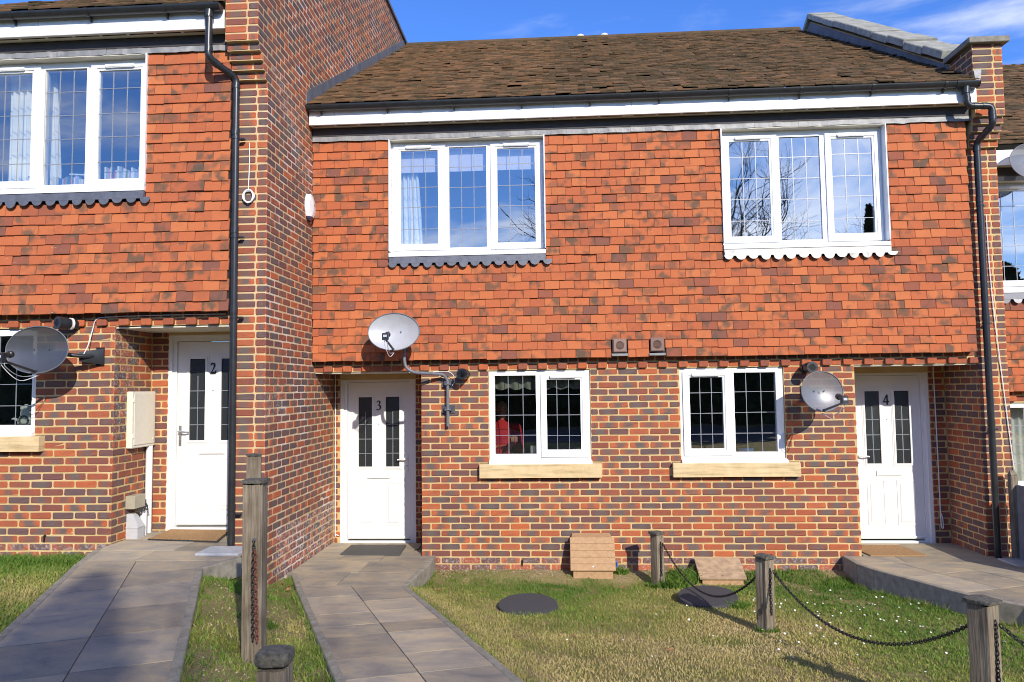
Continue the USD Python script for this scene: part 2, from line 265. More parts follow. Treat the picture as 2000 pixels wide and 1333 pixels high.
M['wood'] = mat('weathered_wood', {'g': ('geometry', {}), 'mp': ('mapping', {'scale': (30.0, 30.0, 1.3)}), 'n': ('noise_texture', {'scale': 3.0, 'detail': 6.0, 'roughness': 0.65}), 'n3': ('noise_texture', {'scale': 6.0, 'detail': 4.0}),
    'r': ('rgb_ramp', {'ramp': [(0.25, (.07, .056, .042)), (0.45, (.18, .148, .112)), (0.6, (.255, .222, .178)), (0.78, (.33, .30, .255))]}), 'r2': ('rgb_ramp', {'ramp': [(0.35, (.75, .72, .66)), (0.65, (1.1, 1.08, 1.02))]}), 'mx': ('mix_color', {'blend_type': 'multiply', 'fac': 1.0}),
    'b': ('bump', {'strength': 0.9, 'distance': 0.006}), 'p': ('principled_bsdf', {'roughness': 0.9, 'specular_ior_level': 0.2})},
    [('g.position', 'mp.vector'), ('mp.vector', 'n.vector'), ('g.position', 'n3.vector'), ('n.fac', 'r.fac'), ('n3.fac', 'r2.fac'), ('r.color', 'mx.a'), ('r2.color', 'mx.b'), ('mx.result', 'p.base_color'), ('n.fac', 'b.height'), ('b.normal', 'p.normal')])
M['moss_wood'] = plain('mossy_wood', (.085, .078, .062), 0.95, var=0.6, scale=55, bump=1.0, bscale=70)
M['chain'] = plain('dark_chain', (.05, .045, .042), 0.5, 0.6, var=0.3, scale=90)
M['rust_chain'] = plain('rusty_chain', (.17, .055, .035), 0.8, 0.2, var=0.35, scale=90)
M['coir'] = plain('coir_mat', (.33, .19, .08), 0.98, var=0.35, scale=70, bump=1.0, bscale=300)
M['dark_mat'] = mat('dark_ribbed_mat', {'g': ('geometry', {}), 'w': ('wave_texture', {'scale': 22.0, 'distortion': 4.0, 'detail': 2.0}), 'n': ('noise_texture', {'scale': 160.0}), 'r': ('rgb_ramp', {'ramp': [(0.2, (.035, .034, .032)), (0.7, (.10, .095, .085))]}), 'mx': ('mix_float', {'fac': 0.5}), 'b': ('bump', {'strength': 0.8, 'distance': 0.006}), 'p': ('principled_bsdf', {'roughness': 0.9})},
    [('g.position', 'n.vector'), ('n.fac', 'r.fac'), ('r.color', 'p.base_color'), ('n.fac', 'b.height'), ('b.normal', 'p.normal')])
M['dish'] = mat('dish_mesh', {'g': ('geometry', {}), 'n': ('noise_texture', {'scale': 300.0, 'detail': 2.0}), 'r': ('rgb_ramp', {'ramp': [(0.3, (.17, .175, .19)), (0.7, (.24, .245, .26))]}), 'p': ('principled_bsdf', {'roughness': 0.42, 'metallic': 0.35}), 'tr': ('transparent_bsdf', {}), 'm': ('mix_closure', {'fac': 0.10})},
    [('g.position', 'n.vector'), ('n.fac', 'r.fac'), ('r.color', 'p.base_color'), ('p.BSDF', 'm.closure1'), ('tr.BSDF', 'm.closure2')], surface='m.closure')
M['dish_dark'] = mat('dark_dish_mesh', {'g': ('geometry', {}), 'n': ('noise_texture', {'scale': 300.0, 'detail': 2.0}), 'r': ('rgb_ramp', {'ramp': [(0.3, (.07, .075, .09)), (0.7, (.11, .115, .13))]}), 'p': ('principled_bsdf', {'roughness': 0.38, 'metallic': 0.4}), 'tr': ('transparent_bsdf', {}), 'm': ('mix_closure', {'fac': 0.05})},
    [('g.position', 'n.vector'), ('n.fac', 'r.fac'), ('r.color', 'p.base_color'), ('p.BSDF', 'm.closure1'), ('tr.BSDF', 'm.closure2')], surface='m.closure')
M['dish_pale'] = plain('pale_dish', (.40, .41, .44), 0.4, 0.1, var=0.06, scale=9)
M['cream'] = plain('cream_box', (.68, .63, .52), 0.5, var=0.04)
M['white_pvc'] = plain('white_conduit', (.72, .73, .73), 0.4, var=0.05)
M['grey_pvc'] = plain('grey_conduit', (.42, .43, .45), 0.5, var=0.06)
M['drab'] = plain('drab_box', (.33, .30, .22), 0.6, var=0.08)
M['brown_vent'] = plain('brown_vent', (.20, .12, .095), 0.45, var=0.06)
M['vent_dark'] = plain('dark_slot', (.012, .011, .01), 0.8, var=0.2)
M['tan_wood'] = plain('tan_board', (.37, .225, .115), 0.75, var=0.16, scale=30, bump=0.3)
M['tan_grey'] = plain('weathered_tan_board', (.36, .25, .155), 0.8, var=0.3, scale=14, bump=0.4)
M['curtain'] = plain('white_curtain', (.74, .74, .70), 0.9, var=0.04)
M['valance'] = plain('sage_valance', (.24, .25, .20), 0.9, var=0.06)
M['blind'] = plain('pale_blind', (.62, .58, .62), 0.9, var=0.03)
M['interior'] = plain('interior_wall', (.30, .28, .25), 0.9, var=0.05)
M['red'] = plain('red_cloth', (.55, .025, .03), 0.85, var=0.12)
M['skin'] = plain('skin', (.55, .30, .20), 0.5, var=0.05)
M['hair'] = plain('dark_hair', (.02, .014, .01), 0.5, var=0.2)
M['fence_grey'] = plain('grey_fence_board', (.20, .19, .185), 0.9, var=0.2, scale=7)
M['white_stone'] = plain('white_ornament', (.62, .66, .58), 0.6, var=0.05)
M['blue'] = plain('blue_plastic', (.03, .16, .48), 0.35, var=0.05)
M['steel'] = plain('brushed_steel', (.5, .5, .5), 0.3, 0.9, var=0.06)
M['metal_slab'] = plain('pale_drain_slab', (.40, .41, .42), 0.6, 0.1, var=0.12)
M['dead_leaf'] = plain('dead_leaf', (.30, .135, .06), 0.8, var=0.4, scale=40)
M['alarm'] = plain('alarm_white', (.74, .74, .74), 0.35, var=0.02)
M['navy'] = plain('navy_plastic', (.012, .014, .03), 0.3, var=0.1)
M['purple'] = plain('purple_print', (.16, .10, .30), 0.5, var=0.05)
M['bark'] = plain('bark', (.10, .075, .055), 0.95, var=0.35, scale=10)
M['asphalt'] = plain('asphalt', (.05, .05, .052), 0.9, var=0.3, scale=60, bump=0.4)
def leaf_mat(name, ramp):
    return mat(name, {'tone': ('attribute', {'attribute': 'tone'}), 'r': ('rgb_ramp', {'ramp': ramp}), 'd': ('principled_bsdf', {'roughness': 0.6, 'specular_ior_level': 0.25}), 't': ('translucent_bsdf', {}), 'm': ('mix_closure', {'fac': 0.25})},
               [('tone.fac', 'r.fac'), ('r.color', 'd.base_color'), ('r.color', 't.color'), ('d.BSDF', 'm.closure1'), ('t.BSDF', 'm.closure2')], surface='m.closure')
M['grass'] = leaf_mat('grass_blade', [(0.0, (.07, .16, .02)), (0.35, (.16, .245, .04)), (0.55, (.29, .30, .075)), (0.78, (.46, .37, .15)), (1.0, (.55, .44, .24))])
M['conifer'] = leaf_mat('evergreen_leaf', [(0.0, (.012, .03, .01)), (1.0, (.035, .065, .02))])

# ------------------------------------------------------------------ the lie of the land
PD = np.array([0.39, -0.92])                 # the way the garden paths run
PN = np.array([0.92, 0.39])                  # across them; u = x*.92 + y*.39
U2L, U2R, U3L, U3R = -4.65, -3.675, -2.81, -1.91
def sstep(a, b, t):
    t = np.clip((t - a) / (b - a), 0, 1); return t * t * (3 - 2 * t)
def path3_z(y): return 0.02 + 0.090 * np.maximum(-1.3 - y, 0)
def sstep(a, b, t):
    t = np.clip((t - a) / (b - a), 0, 1); return t * t * (3 - 2 * t)
def ground_z(x, y):
    x, y = np.asarray(x, float), np.asarray(y, float)
    u = PN[0] * x + PN[1] * y
    yy = np.maximum(y, -7.5)
    mid = -0.14 - 0.06 * sstep(.10, .42, -yy) + 0.06 * np.clip(-0.45 - yy, 0, 1.75) + 0.11 * np.maximum(-2.2 - yy, 0)
    edge = path3_z(yy) - .03 - .30 * np.maximum(np.maximum(u - U3R - .06, U3L - .06 - u), 0) - .10 * sstep(-1.5, -.2, yy) * (u > U3R)
    mid = np.where(yy < -.25, np.maximum(mid, edge), mid)
    left = np.where(yy > -1.5, 0.31, 0.31 + 0.085 * np.clip(-1.5 - yy, 0, 1.1)) + 0.02 * np.maximum(-3.5 - yy, 0)
    left = np.maximum(left, mid)
    t = sstep(U2R - 0.05, U3L + 0.05, u)
    z = left * (1 - t) + mid * t
    z = np.where(x > 4.8, np.minimum(z, -0.2 + 0.05 * np.maximum(-yy, 0)), z)
    far = sstep(7.2, 8.6, -y)
    return z * (1 - far) + 0.50 * far
# path outlines (x, y), counter-clockwise or not, and the joints of their slabs
P3 = Polygon([(-2.80, 0.66), (-1.575, 0.66), (-1.575, -0.02), (-1.45, -0.02), (-1.45, -0.44), (-1.517, -1.307), (-0.25, -4.32), (1.1, -7.5), (0.13, -7.5), (-1.19, -4.35), (-2.706, -0.87), (-2.80, -0.80)])
P2 = Polygon([(-4.31, -0.80), (-3.15, -0.80), (-3.15, -1.47), (-2.83, -1.47), (-2.83, -1.93), (-3.0, -2.38), (-1.97, -4.74), (-0.75, -7.5), (-1.80, -7.5), (-3.30, -4.20), (-4.07, -2.30), (-4.31, -1.60)])
P4 = Polygon([(3.295, 0.66), (4.595, 0.66), (4.595, -0.02), (4.92, -0.02), (4.7, -0.4), (4.95, -0.95), (5.6, -2.3), (6.4, -4.2), (5.6, -4.4), (4.28, -3.35), (3.80, -2.0), (3.54, -1.655), (3.14, -0.664), (3.077, -0.405), (3.077, -0.02), (3.295, -0.02)])
def path4_z(y): return 0.02 + 0.022 * np.maximum(-0.30 - y, 0)
def path2_z(y): return 0.44 + 0.0 * np.asarray(y, float)

# ground sheet: fine near the houses, reaching the horizon
def ground():
    ax = np.concatenate([[-600, -200, -80, -30, -14], np.arange(-9, 9.01, 0.09), [14, 30, 80, 200, 600]])
    ay = np.concatenate([[-600, -200, -80, -30, -14], np.arange(-10, 0.9, 0.09), [4, 14, 30, 80, 200, 600]])
    X, Y = np.meshgrid(ax, ay)
    Z = ground_z(X, Y) + 0.022 * (meshkit.fbm(np.stack([X * 2.2, Y * 2.2, 0 * X], -1), 3, 5) - 0.5) * (np.abs(X) < 12)
    from shapely import contains_xy
    for P, pz in ((P2, path2_z), (P3, path3_z), (P4, path4_z)):
        inside = contains_xy(P.buffer(0.02), X, Y)
        Z = np.where(inside, np.minimum(Z, pz(Y) - 0.07), Z)
        edge = contains_xy(P.buffer(0.16), X, Y) & ~inside
        Z = np.where(edge, np.minimum(Z, pz(Y) - 0.030), Z)
    n, m = X.shape
    i = np.arange(n * m).reshape(n, m)
    f = np.concatenate([np.stack([i[:-1, :-1], i[:-1, 1:], i[1:, 1:]], -1).reshape(-1, 3), np.stack([i[:-1, :-1], i[1:, 1:], i[1:, :-1]], -1).reshape(-1, 3)])
    return np.stack([X, Y, Z], -1).reshape(-1, 3), f
M['soil'] = mat('soil_and_thatch', {'g': ('geometry', {}), 'n': ('noise_texture', {'scale': 1.8, 'detail': 5.0, 'roughness': 0.6}), 'n2': ('noise_texture', {'scale': 60.0, 'detail': 5.0, 'roughness': 0.7}),
    'r': ('rgb_ramp', {'ramp': [(0.3, (.15, .17, .045)), (0.48, (.24, .215, .08)), (0.62, (.32, .245, .125)), (0.8, (.38, .285, .17))]}), 'gr': ('map_range', {'from_min': 0.3, 'from_max': 0.7, 'to_min': 0.55, 'to_max': 1.35}),
    'm': ('mix_color', {'blend_type': 'multiply', 'fac': 1.0}), 'b': ('bump', {'strength': 0.9, 'distance': 0.02}), 'p': ('principled_bsdf', {'roughness': 0.95, 'specular_ior_level': 0.1})},
    [('g.position', 'n.vector'), ('g.position', 'n2.vector'), ('n.fac', 'r.fac'), ('n2.fac', 'gr.value'), ('r.color', 'm.a'), ('gr.result', 'm.b'), ('m.result', 'p.base_color'), ('n2.fac', 'b.height'), ('b.normal', 'p.normal')])
GV, GF = ground()
obj('lawn', (GV, GF), M['soil'], None, smooth=True, kind='structure', label='sloping front lawn of thin grass and bare earth before the houses', cat='lawn')
from scipy.interpolate import RegularGridInterpolator
_ax = np.unique(GV[:, 0]); _ay = np.unique(GV[:, 1])
_gz = RegularGridInterpolator((_ay, _ax), GV[:, 2].reshape(len(_ay), len(_ax)))
def lawn_z(x, y): return _gz(np.stack([np.asarray(y, float), np.asarray(x, float)], -1))
road = cat(B(-60, 60, -16.2, -10.4, 0.3, 0.515))
obj('road', road, M['asphalt'], None, kind='structure', label='tarmac road running past behind the viewpoint', cat='road')

# ------------------------------------------------------------------ bricks and tiles as pieces
class Pieces:
    """collects small slabs; build() makes the nearest ones prims of their own and joins the rest"""
    def __init__(s): s.items = []
    def add(s, c, u, v, n, hw, hh, depth, ch, tone, seed, core, bloom=0.0, jit=0.0012):
        s.items.append((np.array(c, float), u, v, n, hw, hh, depth, ch, tone, seed, core, bloom, jit))
    def geom(s, it):
        c, u, v, n, hw, hh, depth, ch, tone, seed, core, bloom, jit = it
        ch = min(ch, hw * .5, hh * .5)
        j = RNG.normal(0, jit, (len(s.Q), 3)) if jit else np.zeros((len(s.Q), 3))
        cut = min(s.cut, hw * .45, hh * .45)
        def ring(w, h, off):
            p = np.array([[a * w - (np.sign(a) * cut if t == 0 else 0), b * h - (np.sign(b) * cut if t == 1 else 0)] for a, b, t in s.Q]) if s.cut else s.Q[:, :2] * [w, h]
            return c + p[:, :1] * u + p[:, 1:] * v + off * n
        e = j[:, :1] * u + j[:, 1:2] * v
        front = ring(hw - ch, hh - ch, 0) + e + j[:, 2:] * n
        mid = ring(hw, hh, -ch * .8) + e
        back = ring(hw, hh, -depth) + e
        return np.vstack([front, mid, back])
def _faces(k):
    f = [[0, i, i + 1] for i in range(1, k - 1)]
    for o in (0, k):
        for i in range(k):
            q = (i + 1) % k; f += [[i + o, i + o + k, q + o + k], [i + o, q + o + k, q + o]]
    return np.array(f)
Pieces.Q = np.array([[-1, -1, 0], [1, -1, 0], [1, 1, 0], [-1, 1, 0]], float); Pieces.cut = 0.0; Pieces.F = _faces(4); Pieces.BU = np.array([-1, 1, 1, -1] * 3, float)
class Bricks(Pieces):
    """the same with knocked-off corners"""
Bricks.Q = np.array([[-1, -1, 0], [1, -1, 0], [1, -1, 1], [1, 1, 1], [1, 1, 0], [-1, 1, 0], [-1, 1, 1], [-1, -1, 1]], float); Bricks.cut = 0.009; Bricks.F = _faces(8)
Bricks.BU = np.array([-.9, .9, 1, 1, .9, -.9, -1, -1] * 3, float)
def build_pieces(groups, mat, limit, eye=EYE):
    """groups: (Pieces, parent prim, piece name, stuff name); the limit is shared by all of them"""
    allp = [(np.linalg.norm(it[0] - eye) / math.sqrt(it[4] * it[5] + 1e-9), g, k) for g, (P, _, _, _) in enumerate(groups) for k, it in enumerate(P.items)]
    allp.sort(); single = {(g, k) for _, g, k in allp[:limit]}
    for g, (P, parent, name, stuff) in enumerate(groups):
        vs, fs, at, o = [], [], {k: [] for k in ('tone', 'seed', 'core', 'bloom', 'bu')}, 0
        for k, it in enumerate(P.items):
            v = P.geom(it); vals = dict(tone=it[8], seed=it[9], core=it[10], bloom=it[11])
            if (g, k) in single:
                obj(name, (v, P.F), mat, parent, attrs={**vals, 'bu': P.BU})
            else:
                vs.append(v); fs.append(P.F + o); o += len(v)
                for a, b in vals.items(): at[a].append(np.full(len(v), b))
                at['bu'].append(P.BU)
        if vs:
            obj(stuff, (np.vstack(vs), np.vstack(fs)), mat, parent, attrs={a: np.concatenate(b) for a, b in at.items()}, kind='stuff')
def brick_look():
    t = RNG.random(); core = RNG.uniform(.65, 1.0) if RNG.random() < .62 else RNG.uniform(0, .25)
    return float(np.clip(t * 1.05 - .03, 0, 1)), float(RNG.random()), float(core)
def minus(a, b, holes):
    """interval a-b without the holes"""
    out = [(a, b)]
    for h0, h1 in holes:
        out = [p for s, e in out for p in ((s, min(e, h0)), (max(s, h1), e)) if p[1] - p[0] > 0.004]
    return out
def lay_bricks(P, o, u, n, width, z0, z1, holes=(), phase=0.0, clip=None, bloom=None, inset=0.0, ends=(0.0, 0.0), header=False, course=0.075, k0=None):
    """stretcher bond on the vertical face through o along u (horizontal), facing n; holes: (a0, a1, z0, z1) in face coordinates"""
    o, u, n = np.array(o, float), np.array(u, float), np.array(n, float); v = np.array([0, 0, 1.0])
    k0 = int(math.floor(z0 / course)) if k0 is None else k0
    for k in range(k0, int(math.ceil(z1 / course))):
        zb, zt = max(k * course + 0.0066, z0), min((k + 1) * course - 0.0066, z1)
        if zt - zb < 0.012: continue
        zc = (zb + zt) / 2
        L = 0.1125 if header else 0.225
        a = phase + (L / 2 if k % 2 else 0.0) - L * math.ceil((phase + L) / L + 1)
        hs = [(h[0], h[1]) for h in holes if h[2] < zc < h[3]]
        lo, hi = ends[0], width - ends[1]
        if clip is not None:
            c0, c1 = clip(zc)
            lo, hi = c0, min(hi, c1)
        while a < hi:
            for s, e in minus(max(a + 0.0068, lo), min(a + L - 0.0068, hi), hs):
                if e - s > 0.02:
                    c = o + u * ((s + e) / 2) + v * zc + n * RNG.uniform(-.0012, .0012)
                    t, sd, co = brick_look()
                    P.add(c, u, v, n, (e - s) / 2, (zt - zb) / 2, 0.016, 0.0045, t, sd, co, bloom(c) if bloom else 0.0)
            a += L
X_, Y_, Z_ = np.array([1., 0, 0]), np.array([0, 1., 0]), np.array([0, 0, 1.])
MORT = 0.0035     # the joints lie this far behind the brick faces

def lay_tiles(P, x0, x1, zb, zt, yf, holes, gauge=0.0975, w=0.167):
    """vertical plain tiling facing -y"""
    k, z = 0, zb
    n0 = -Y_
    while z < zt - 0.03:
        top = min(z + gauge, zt)
        if zt - top < 0.05: top = zt
        wob = RNG.normal(0, 0.0015)
        zc = (z + top) / 2
        hs = [(h[0], h[1]) for h in holes if h[2] < zc < h[3]]
        a = x0 - (w / 2 if k % 2 else 0) + RNG.uniform(-.012, .012)
        while a < x1:
            for s, e in minus(max(a + .0016, x0), min(a + w - .0016, x1), hs):
                if e - s > 0.02:
                    hh = (top - z) / 2 + 0.010
                    tilt = 0.135 + RNG.normal(0, 0.025); r = RNG.normal(0, 0.011)
                    v = np.array([0, math.sin(tilt), math.cos(tilt)]); n = np.array([0, -math.cos(tilt), math.sin(tilt)]); u = np.array([math.cos(r), 0, math.sin(r)])
                    c = np.array([(s + e) / 2, yf + math.sin(tilt) * hh + RNG.normal(0, .0015), z + hh * math.cos(tilt) + wob + RNG.normal(0, .0022)])
                    t = RNG.random(); co = RNG.uniform(.45, .92) if RNG.random() < .70 else RNG.uniform(0, .2)
                    t = 0.80 + .2 * RNG.random() if RNG.random() < .10 else t * .78
                    P.add(c, u, v, n, (e - s) / 2, hh, 0.015, 0.0022, float(t), float(RNG.random()), float(co), 0.0, 0.0006)
            a += w
        z = top; k += 1

def lay_roof(P, x0, x1, y0, z0, slope, y1, gauge=0.098, w=0.167):
    """plain tiles up the slope from the eaves (y0, z0) to y1"""
    th = math.atan(slope); v = np.array([0, math.cos(th), math.sin(th)]); length = (y1 - y0) / math.cos(th)
    k, d = 0, 0.0
    while d < length:
        a = x0 - (w / 2 if k % 2 else 0) + RNG.uniform(-.01, .01)
        while a < x1:
            s, e = max(a + .0015, x0), min(a + w - .0015, x1)
            if e - s > 0.02:
                tilt = RNG.normal(-0.11, 0.042)
                vv = np.array([0, math.cos(th + tilt), math.sin(th + tilt)]); n = np.array([0, -math.sin(th + tilt), math.cos(th + tilt)])
                r = RNG.normal(0, 0.014); u = np.array([math.cos(r), 0, math.sin(r)]); hh = gauge / 2 + 0.018
                c = np.array([(s + e) / 2, y0, z0]) + v * (d + hh + RNG.normal(0, .006)) + np.array([0, -math.sin(th), math.cos(th)]) * (0.021 + abs(RNG.normal(0, .007)))
                P.add(c, u, vv, n, (e - s) / 2, hh, 0.014, 0.002, float(RNG.random()), float(RNG.random()), float(RNG.uniform(.3, 1)), 0.0, 0.0008)
            a += w
        d += gauge; k += 1

# ------------------------------------------------------------------ windows and doors
def window(H, x0, x1, z0, z1, y, lights, sill=None, reveal=None, label=None, bars_mat=None):
    """lights: dicts g=(gx0, gx1, gz0, gz1) glass, c=(x0, x1, z0, z1) raised casement or None, cols, rows (fractions of height), vent"""
    b = None
    outer = sbox(x0, z0, x1, z1)
    frame = outer
    for L in lights:
        g = L['g']; c = L.get('c')
        frame = frame.difference(sbox(c[0] + .012, c[2] + .012, c[1] - .012, c[3] - .012) if c else sbox(g[0], g[2], g[1], g[3]))
    w = obj('window', xz(frame, y, y + 0.07), M['upvc'], H, label=label)
    # glazing beads bevel: thin inner step
    for L in lights:
        g = L['g']; c = L.get('c')
        if c:
            cp = sbox(*[c[0], c[2], c[1], c[3]])
            hole = sbox(g[0], g[2], g[1], g[3])
            mid = sbox(g[0] - .022, g[2] - .022, g[1] + .022, g[3] + .022)
            m = cat(xz(cp.difference(mid), y - 0.020, y + 0.05), xz(mid.difference(hole), y - 0.011, y + 0.05))
            # sloped outer bevel of the sash
            obj('casement', m, M['upvc'], w)
            yg = y + 0.006
        else:
            bead = sbox(g[0] - .018, g[2] - .018, g[1] + .018, g[3] + .018).difference(sbox(g[0], g[2], g[1], g[3]))
            obj('glazing_bead', xz(bead, y - 0.005, y + 0.004), M['upvc'], w)
            yg = y + 0.016
        obj('pane', (np.array([[g[0] - .006, yg, g[2] - .006], [g[1] + .006, yg, g[2] - .006], [g[1] + .006, yg, g[3] + .006], [g[0] - .006, yg, g[3] + .006]]), np.array([[0, 1, 2], [0, 2, 3]])), M['glass'], w)
        bars = []
        cols, rows = L.get('cols', 3), L['rows']
        for i in range(1, cols):
            xx = g[0] + (g[1] - g[0]) * (L['vx'][i - 1] if 'vx' in L else i / cols) + RNG.normal(0, .0015)
            bars.append(B(xx - .0036, xx + .0036, yg - .0035, yg - .0005, g[2], g[3]))
        for r in rows:
            zz = g[2] + (g[3] - g[2]) * r + RNG.normal(0, .0015)
            bars.append(B(g[0], g[1], yg - .0042, yg - .0008, zz - .0036, zz + .0036))
        obj('leaded_bars', cat(*bars), M['leading'], w)
        if L.get('vent'):
            a, e, zv = L['vent']
            obj('trickle_vent', cat(rbox(a, e, y - 0.040, y - 0.019, zv - .012, zv + .016, .004), B(a + .01, e - .01, y - .034, y - .020, zv - .017, zv - .0125)), M['upvc'], w)
    if sill:
        sx0, sx1, sz0, sz1, sy = sill
        prof = Polygon([(sy, sz0), (y + .05, sz0), (y + .05, sz1), (y - .012, sz1), (sy, sz1 - .018)])
        obj('window_board', yz(prof, sx0, sx1), M['upvc'], w)
    return w

TIMES = {'2': [[(0.03, .92), (.09, .99), (.22, 1.03), (.36, 1.0), (.45, .90), (.46, .76), (.38, .58), (.20, .30), (.16, .20), (.36, .20), (.44, .23), (.49, .33), (.54, .33), (.48, 0.0), (-.02, 0.0), (-.02, .05), (.10, .22), (.24, .50), (.31, .72), (.29, .86), (.20, .92), (.12, .89), (.08, .80), (.02, .80)]],
         '3': [[(0.0, .82), (.06, .95), (.18, 1.03), (.32, 1.0), (.42, .90), (.42, .76), (.33, .63), (.30, .60), (.42, .52), (.48, .38), (.46, .20), (.36, .06), (.20, -.02), (.04, .0), (-.03, .06), (.0, .13), (.08, .12), (.18, .06), (.28, .12), (.33, .26), (.32, .40), (.22, .50), (.09, .51), (.10, .55), (.24, .62), (.29, .74), (.27, .86), (.18, .92), (.10, .88), (.04, .80)]],
         '4': [[(.31, 1.03), (.43, 1.03), (.43, .36), (.54, .36), (.54, .24), (.43, .24), (.43, 0.0), (.30, 0.0), (.30, .24), (-.04, .24), (-.04, .32)], [(.30, .36), (.30, .80), (.05, .36)]]}
def digit(ch):
    rings = TIMES[ch]
    return Polygon(rings[0], rings[1:]).buffer(0.012).buffer(-0.006)
def door(H, x0, z0, y, number, handle_left, frame=(.086, .086), top_frame=.105, w=0.772, h=1.92, label=None):
    """x0, z0: lower left corner of the leaf; y: face of the leaf"""
    D = obj('door', xz(sbox(x0, z0, x0 + w, z0 + h).difference(unary_union([sbox(x0 + a, z0 + .891, x0 + a + .170, z0 + 1.757) for a in (.135, .481)])), y, y + .045), M['door'], H, label=label)
    fr = sbox(x0 - frame[0], z0 - .05, x0 + w + frame[1], z0 + h + top_frame).difference(sbox(x0 - .006, z0 - .1, x0 + w + .006, z0 + h + .006))
    fr2 = sbox(x0 - frame[0] * .52, z0 - .05, x0 + w + frame[1] * .52, z0 + h + top_frame * .52).difference(sbox(x0 - .006, z0 - .1, x0 + w + .006, z0 + h + .006))
    obj('door_frame', cat(xz(fr.difference(fr2), y - .045, y + .06), xz(fr2, y - .022, y + .06)), M['door'], D)
    obj('threshold', cat(rbox(x0 - .004, x0 + w + .004, y - .035, y + .05, z0 - .062, z0 - .022, .004)), M['door'], D)
    obj('weather_bar', cat(rbox(x0 + .004, x0 + w - .004, y - .016, y - .0005, z0 + .012, z0 + .036, .006)), M['door'], D)
    for a in (.135, .481):
        g = (x0 + a, x0 + a + .170, z0 + .891, z0 + 1.757)
        ring = sbox(g[0] - .035, g[2] - .035, g[1] + .035, g[3] + .032); hole = sbox(*[g[0], g[2], g[1], g[3]]); mid = ring.buffer(-.016, join_style=2)
        s = obj('glazing_surround', cat(xz(ring.difference(mid), y - .006, y - .0004), xz(mid.difference(hole), y - .013, y + .01)), M['door'], D)
        obj('glass_strip', cat(B(g[0] - .004, g[1] + .004, y + .002, y + .008, g[2] - .004, g[3] + .004)), M['obscure'], s)
        bars = [B((g[0] + g[1]) / 2 - .004, (g[0] + g[1]) / 2 + .004, y - .0012, y + .0016, g[2], g[2] + .79 * (g[3] - g[2]))]
        for r in (.19, .395, .605): bars.append(B(g[0], g[1], y - .0018, y + .0012, g[2] + r * .866 - .004, g[2] + r * .866 + .004))
        obj('leaded_bars', cat(*bars), M['leading'], s)
        pz = (z0 + .165, z0 + .696); px = (x0 + a - .008, x0 + a + .198)
        r1 = sbox(px[0], pz[0], px[1], pz[1]); r2 = r1.buffer(-.012, join_style=2); r3 = r1.buffer(-.030, join_style=2)
        # raised and fielded panel: a moulded ring and a proud field
        fld = r3.bounds
        obj('door_panel', cat(xz(r1.difference(r2), y - .007, y - .0004), hull([[fx, y - .010, fz] for fx in (fld[0] + .012, fld[2] - .012) for fz in (fld[1] + .012, fld[3] - .012)] + [[fx, y - .001, fz] for fx in (fld[0], fld[2]) for fz in (fld[1], fld[3])])), M['door'], D)
    lb = obj('letterbox', cat(rbox(x0 + .24, x0 + .537, y - .014, y - .0006, z0 + .745, z0 + .809, .004), B(x0 + .262, x0 + .515, y - .018, y - .0142, z0 + .752, z0 + .802)), M['door'], D)
    s = .118
    dg = digit(number); cx = (dg.bounds[0] + dg.bounds[2]) / 2
    v, f = xz(dg, 0, 1)
    v = np.stack([x0 + .388 + (v[:, 0] - cx) * s, y - .006 + v[:, 1] * .0055, z0 + 1.592 + v[:, 2] * s], 1)
    obj('door_number', (v, f), M['black'], D)
    obj('spy_hole', disc((x0 + .388, y - .005, z0 + 1.418), -Y_, 0, .007, .0045, 12), M['steel'], D)
    sx = -1 if handle_left else 1
    hx = x0 + (.035 if handle_left else w - .035)
    plate = rbox(hx - .016, hx + .016, y - .010, y - .0006, z0 + .83, z0 + 1.05, .004)
    lever = tube([(hx, y - .008, z0 + .985), (hx, y - .045, z0 + .985), (hx - sx * .03, y - .052, z0 + .985), (hx - sx * .115, y - .050, z0 + .978)], [.010, .010, .0105, .008], 10)
    hd = obj('handle', cat(plate, lever), M['door'] if not handle_left or number != '2' else M['steel'], D)
    obj('key_cylinder', disc((hx, y - .012, z0 + .90), -Y_, 0, .009, .010, 12), M['steel'], hd)
    return D

# ------------------------------------------------------------------ houses
ROOF_S = 0.591
def roof_z(y, dz=0.0, dy=0.0): return 5.16 + ROOF_S * (y - dy + 0.30) + dz
def rects(*rs): return unary_union([sbox(a, c, b, d) for a, b, c, d in rs])
XM = 0.87                                     # where number 3 meets number 4
H2 = thing('terraced_house', (-5.0, -1.45, 0.3), 'terraced house number 2 with books in its upper window, stepping forward at the left', 'house')
H3 = thing('terraced_house', (-1.0, 0, -0.1), 'terraced house number 3 with a pale dish over its door, left half of the pair', 'house')
H4 = thing('terraced_house', (2.8, 0, -0.1), 'terraced house number 4 with its white door at the right of its kitchen window', 'house')
H5 = thing('terraced_house', (6.0, 0.9, -0.6), 'set back lower terraced house cut off by the right edge of the photo', 'house')
PWL = thing('party_wall', (-2.97, 1.5, 0), 'tall brick party wall with corbelled pier between number 2 and number 3', 'wall')
PWR = thing('party_wall', (4.76, 1.5, 0), 'brick end pier with sloping stone coping right of number 4', 'wall')

